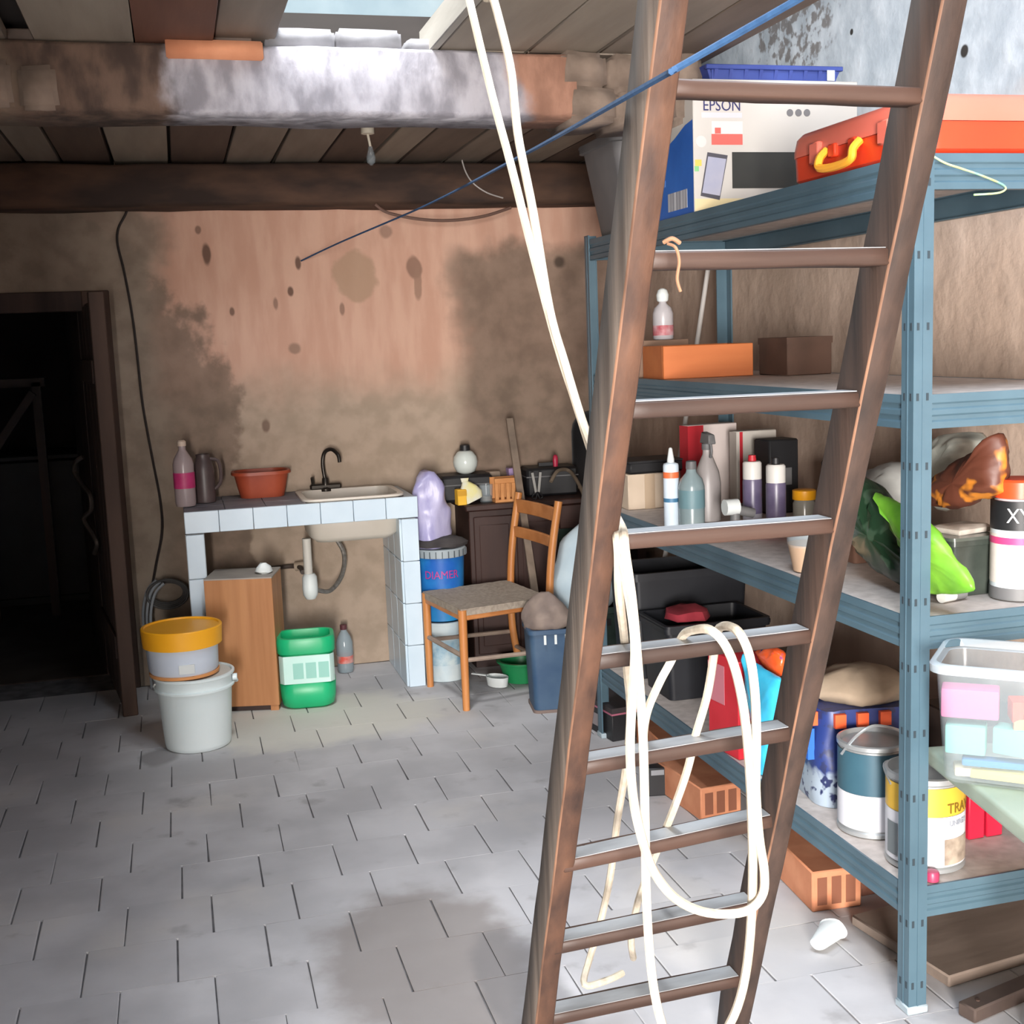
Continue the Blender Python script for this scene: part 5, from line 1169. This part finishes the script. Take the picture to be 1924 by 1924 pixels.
patch_cyl(MB(), r_-.0002, radians(-190), radians(-165), .03, .11).build('grey_panel', mat('panel_grey', S(110, 118, 122), rough=.5), t)
text('lettering', 'TRAV', .034, mat('olive_ink', S(120, 92, 22), rough=.5), t, (radians(-68), 0, .158), sx=.9, wrap=r_)
text('lettering', 'UNIREX', .018, mat('grey_ink', S(150, 156, 166), rough=.5), t, (radians(-70), 0, .122), sx=.9, wrap=r_)
MB().tube([(r_, 0, .20), (r_*.75, r_*.72, .225), (0, r_+.006, .215), (-r_*.75, r_*.72, .225), (-r_, 0, .20)], .003, 6).build('handle', M_tin, t)
P = Vector((1.640, 2.682, Z4))
t = thing('teal_paint_can', 'paint can with dark teal and white label behind the yellow-labelled can', 'paint can', P)
r_ = .088
MB().lathe([(r_-.004, 0), (r_, .003), (r_, .012), (r_-.003, .016), (r_-.003, .222), (r_+.001, .226), (r_+.001, .236), (r_-.006, .238), (r_-.012, .228), (0, .228)], 36).build('can', M_tin, t, ang=35)
MB().lathe([(r_-.001, .112), (r_-.001, .218)], 36, cap0=False, cap1=False).build('teal_label', mat('teal_can', S(44, 78, 94), S(56, 92, 106), rough=.45, scale=5), t)
MB().lathe([(r_-.001, .02), (r_-.001, .111)], 36, cap0=False, cap1=False).build('white_label', MATS['label_white'], t)
MB().tube([(-r_, .0, .205), (-r_*.8, -r_*.5, .265), (-.02, -r_*.55, .285), (r_*.8, -r_*.4, .25), (r_, 0, .205)], .004, 6).build('handle', M_tin, t)
for i in range(2):
    P = pz(1812+i*34, 1570, Z4)
    boxthing('red_book', ('thick crimson book standing left of its twin on the bottom shelf', 'thick crimson book standing right of its twin on the bottom shelf')[i], 'book', Vector((1.835+i*.052, 2.60, Z4)), .046, .15, .15, mat('crimson_cover', S(190, 22, 52), S(206, 34, 64), rough=.45), 0, .003, (('pages', -.019, .019, -.07, .0755, .1502, .1508, M_chip),), group='crimson books')
tag(MB().lathe([(.012, 0), (.016, .002), (.017, .018), (.014, .024), (.006, .026)], 16).build('plum_cap', mat('plum_plastic', S(160, 54, 88), rough=.4), loc=(1.598, 2.36, Z4)), 'little plum-coloured cap at the front edge of the bottom shelf', 'cap')
boxthing('umber_crate', 'dark umber wooden box at the wall side of the bottom shelf', 'box', Vector((1.985, 2.72, Z4)), .20, .26, .26, mat('umber_wood', S(62, 50, 44), S(78, 62, 54), rough=.8), 0, .004, (('slat', -.102, .102, -.132, -.1302, .06, .10, M_dark), ('slat', -.102, .102, -.132, -.1302, .15, .19, M_dark)))

# ------------------------------------------------------------------ under and around the shelving
def block(label, x0, y0, w_, d_, h_, rz, m=M_terra, name='clay_block'):
    t = thing(name, label, 'block', (x0, y0, 0), rz, 'clay blocks under the shelving')
    MB().bx(0, w_, 0, d_, 0, h_).build('block', m, t, bevel=.004)
    for i in range(3):
        MB().bx(.015+i*(w_-.02)/3, .015+i*(w_-.02)/3+(w_-.06)/3, -.0006, .002, .018, h_-.018).build('cavity', mat('cavity_shade', S(120, 74, 54), rough=.9), t)
    return t
block('terracotta block poking out under the shelving nearest the post', 1.567, 2.862, .145, .30, .115, radians(-4))
block('terracotta block lying under the middle of the shelving', 1.545, 3.55, .15, .34, .11, radians(5))
block('terracotta block in the shade under the far end of the shelving', 1.60, 4.02, .15, .30, .11, radians(-3))
block('darker terracotta block behind the nearest one under the shelving', 1.74, 2.90, .15, .30, .12, radians(2), mat('brown_clay', S(112, 72, 58), S(130, 86, 70), rough=.9, scale=8))
P = pz(1560, 1785, 0)
t = thing('crushed_cup', 'crushed white paper cup lying on the floor near the shelving post', 'cup', P+Vector((0, .02, .026)), radians(38))
MB().lathe([(.022, -.045), (.024, -.043), (.034, .05), (.031, .05), (.021, -.038)], 20).xf(Matrix.Rotation(pi/2, 4, 'Y')).xf(Matrix.Diagonal((1, 1, .75, 1))).jit(.008, 20, 3).build('cup', M_white, t, ang=70)
MB().lathe([(.034, .046), (.037, .049), (.034, .052)], 20, cap0=False, cap1=False).xf(Matrix.Rotation(pi/2, 4, 'Y')).xf(Matrix.Diagonal((1, 1, .75, 1))).jit(.008, 20, 3).build('rim', M_white, t)
# boxes on the floor behind the ladder
P = pz(1150, 1385, 0)
boxthing('black_pink_box', 'black carton with pink lid and print on the floor beyond the ladder', 'box', P+Vector((.03, .10, 0)), .14, .30, .13, M_black, radians(8), .003, (('pink_stripe', -.072, .072, -.152, .152, .105, .112, mat('pink_stripe', S(160, 92, 112), rough=.5)), ('lid', -.0705, .0705, -.1505, .1505, .1125, .133, mat('charcoal_lid', S(50, 44, 46), rough=.6)), ('print', -.0712, -.0702, -.05, .03, .03, .08, mat('pale_mark', S(130, 122, 124), rough=.5))))
P = pz(1262, 1490, 0)
boxthing('small_black_box', 'small black carton standing on the floor by the far shelving edge', 'box', P+Vector((-.05, .03, 0)), .085, .08, .10, M_black, radians(-10), .003, (('label', -.02, .025, -.0412, -.0402, .075, .093, mat('label_grey', S(130, 132, 136), rough=.6)),))
# boards on the floor at the near end of the shelving
M_oldbd = mat('old_board', S(116, 102, 92), S(136, 122, 112), rough=.85, scale=9, stretch=(.2, 1, 1), bump=.3)
def fboard(label, c, w_, d_, h_, rz, m, z=0):
    t = thing('floor_board', label, 'board', (c[0], c[1], z), rz)
    MB().bx(-w_/2, w_/2, -d_/2, d_/2, 0, h_).jit(.003, 8, 2).build('board', m, t, bevel=.004)
    for sx in (-1, 1):
        MB().cyl((sx*w_*.42, 0, h_-.002), (sx*w_*.42, 0, h_+.002), .005, n=8).build('nail', mat('rusty_nail', S(70, 52, 44), rough=.7), t)
fboard('wide brown board lying on the floor under the bottom shelf', (1.90, 2.62), .50, .36, .03, radians(8), M_oldbd)
fboard('dark narrow batten on the floor across the end of the shelving', (1.86, 2.335), .46, .05, .035, radians(14), mat('dark_batten', S(62, 50, 46), S(80, 66, 58), rough=.85, scale=9))
fboard('pale offcut board on the floor in front of the dark batten', (1.90, 2.20), .34, .09, .03, radians(16), mat('pale_board', S(176, 168, 156), S(192, 184, 172), rough=.8, scale=9))
# low green table with the tub of sponges
TZ = .62
p0 = pz(1738, 1402, TZ); p1 = pz(1960, 1580, TZ); e1 = (p1-p0).normalized()
e2 = Vector((-e1.y, e1.x, 0)); 
if e2.x < 0: e2 = -e2
tb = thing('green_table', 'pale green painted table top corner beside the shelving post', 'table', (p0.x, p0.y, 0))
M_gt = mat('pale_green_paint', S(158, 172, 156), S(172, 186, 170), rough=.5, scale=6)
tl, tw_ = .75, .62
q = [Vector((0, 0, 0)), e1*tl, e1*tl+e2*tw_, e2*tw_]
MB().hexa([v_+Vector((0, 0, TZ-.04)) for v_ in q]+[v_+Vector((0, 0, TZ)) for v_ in q]).build('table_top', M_gt, tb, bevel=.010, seg=3)
for (a_, b__) in ((tl-.06, .06), (tl-.06, tw_-.06), (tl-.26, .30)):
    c_ = e1*a_+e2*b__
    MB().bx(c_.x-.02, c_.x+.02, c_.y-.02, c_.y+.02, 0, TZ-.041).build('leg', M_gt, tb)
P = pz(1874, 1452, TZ); TR = math.atan2(e1.y, e1.x)
P.z = TZ+.0005
kk = mpp(P)
t = thing('clear_tub', 'clear square plastic tub of coloured sponges on the green table', 'tub', P, TR+radians(58))
tw0, tw1, th_ = 172*kk, 212*kk, 228*kk
MB().rloft([(tw0-.01, tw0-.01, .03, 0), (tw0, tw0, .03, .006), (tw1-.012, tw1-.012, .035, th_-.02), (tw1-.016, tw1-.016, .035, th_-.02), (tw0-.006, tw0-.006, .03, .008)]).build('tub', M_clear, t, ang=50)
MB().rloft([(tw1-.014, tw1-.014, .035, th_-.022), (tw1+.012, tw1+.012, .04, th_-.020), (tw1+.014, tw1+.014, .04, th_-.004), (tw1+.006, tw1+.006, .04, th_), (tw1-.012, tw1-.012, .035, th_)], cap0=False, cap1=False).build('rim', mat('frosted_rim', S(196, 208, 216), rough=.3, alpha=.55), t, ang=50)
sp = [('pink', S(192, 104, 148), (-.045, -.035, .105), (.10, .05, .055), .1), ('mint', S(118, 186, 174), (-.05, -.045, .045), (.07, .045, .055), .05), ('mint', S(118, 186, 174), (.035, -.05, .052), (.07, .04, .05), -.2), ('coral', S(206, 78, 58), (.05, -.04, .108), (.055, .045, .04), .3),
      ('peach', S(216, 158, 104), (.055, -.05, .07), (.05, .03, .05), .15), ('sky blue', S(58, 122, 172), (.0, -.055, .028), (.11, .03, .014), .1), ('pale yellow', S(214, 196, 104), (.01, -.05, .008), (.10, .045, .018), .0), ('cream', S(222, 206, 170), (-.045, -.05, .009), (.05, .045, .017), .2)]
Rm = Matrix.Rotation(TR+radians(58), 4, 'Z')
M_pk = {}
seen = {}
for i, (nm, cc, c_, s_, rz) in enumerate(sp):
    f_ = tw0/.170
    c_ = Vector((c_[0]*f_, c_[1]*f_, c_[2]*tw0/.155)); s_ = Vector(s_)*f_
    seen[nm] = seen.get(nm, 0)+1
    lab = '%s sponge in the clear tub' % nm if nm != 'mint' else ('mint green sponge at the left side of the clear tub', 'mint green sponge at the middle of the clear tub')[seen[nm]-1]
    if nm != 'mint': lab = nm+' sponge among the others in the clear tub'
    o = MB().bx(-s_.x/2, s_.x/2, -s_.y/2, s_.y/2, 0, s_.z).build('sponge', mat('sponge_'+nm, cc, rough=.9), loc=P+Rm @ Vector((c_.x, c_.y, c_.z)), rot=TR+radians(58)+rz, bevel=.006, seg=2)
    tag(o, lab, 'sponge', 'sponges in the clear tub')

# ------------------------------------------------------------------ small fittings overhead
p = pz(690, 236, 2.398)
t = thing('lamp_holder', 'small white bulb holder hanging under the ceiling planks', 'lamp', (p.x, p.y, 2.396))
MB().lathe([(.02, -.03), (.026, -.028), (.026, 0)], 14).build('holder', mat('ivory', S(214, 206, 188), rough=.5), t)
MB().cyl((0, 0, -.03), (.008, 0, -.075), .005, n=8).build('flex', MATS['ivory'], t)
MB().lathe([(.004, -.145), (.016, -.135), (.018, -.115), (.010, -.085), (.008, -.075)], 14, (.008, 0, 0)).build('bulb', M_clear, t)
p = py(868, 302, 5.73)
w1 = [(866, 272, 5.72), (868, 300, 5.72), (876, 325, 5.71), (890, 345, 5.70), (915, 362, 5.70), (945, 372, 5.72)]
tag(MB().tube([py(*q_) for q_ in w1], .0035, 6).build('loose_wire', mat('wire_white', S(176, 170, 166), rough=.5)), 'thin pale wire curling down from the back beam', 'wire')
w2_ = [(705, 384, 5.73), (730, 400, 5.73), (790, 412, 5.72), (850, 414, 5.72), (910, 406, 5.72), (960, 390, 5.73)]
tag(MB().tube([py(*q_) for q_ in w2_], .007, 8).build('sagging_cable', mat('brown_cable', S(104, 78, 68), rough=.6)), 'brown cable sagging along the bottom of the back beam', 'cable')
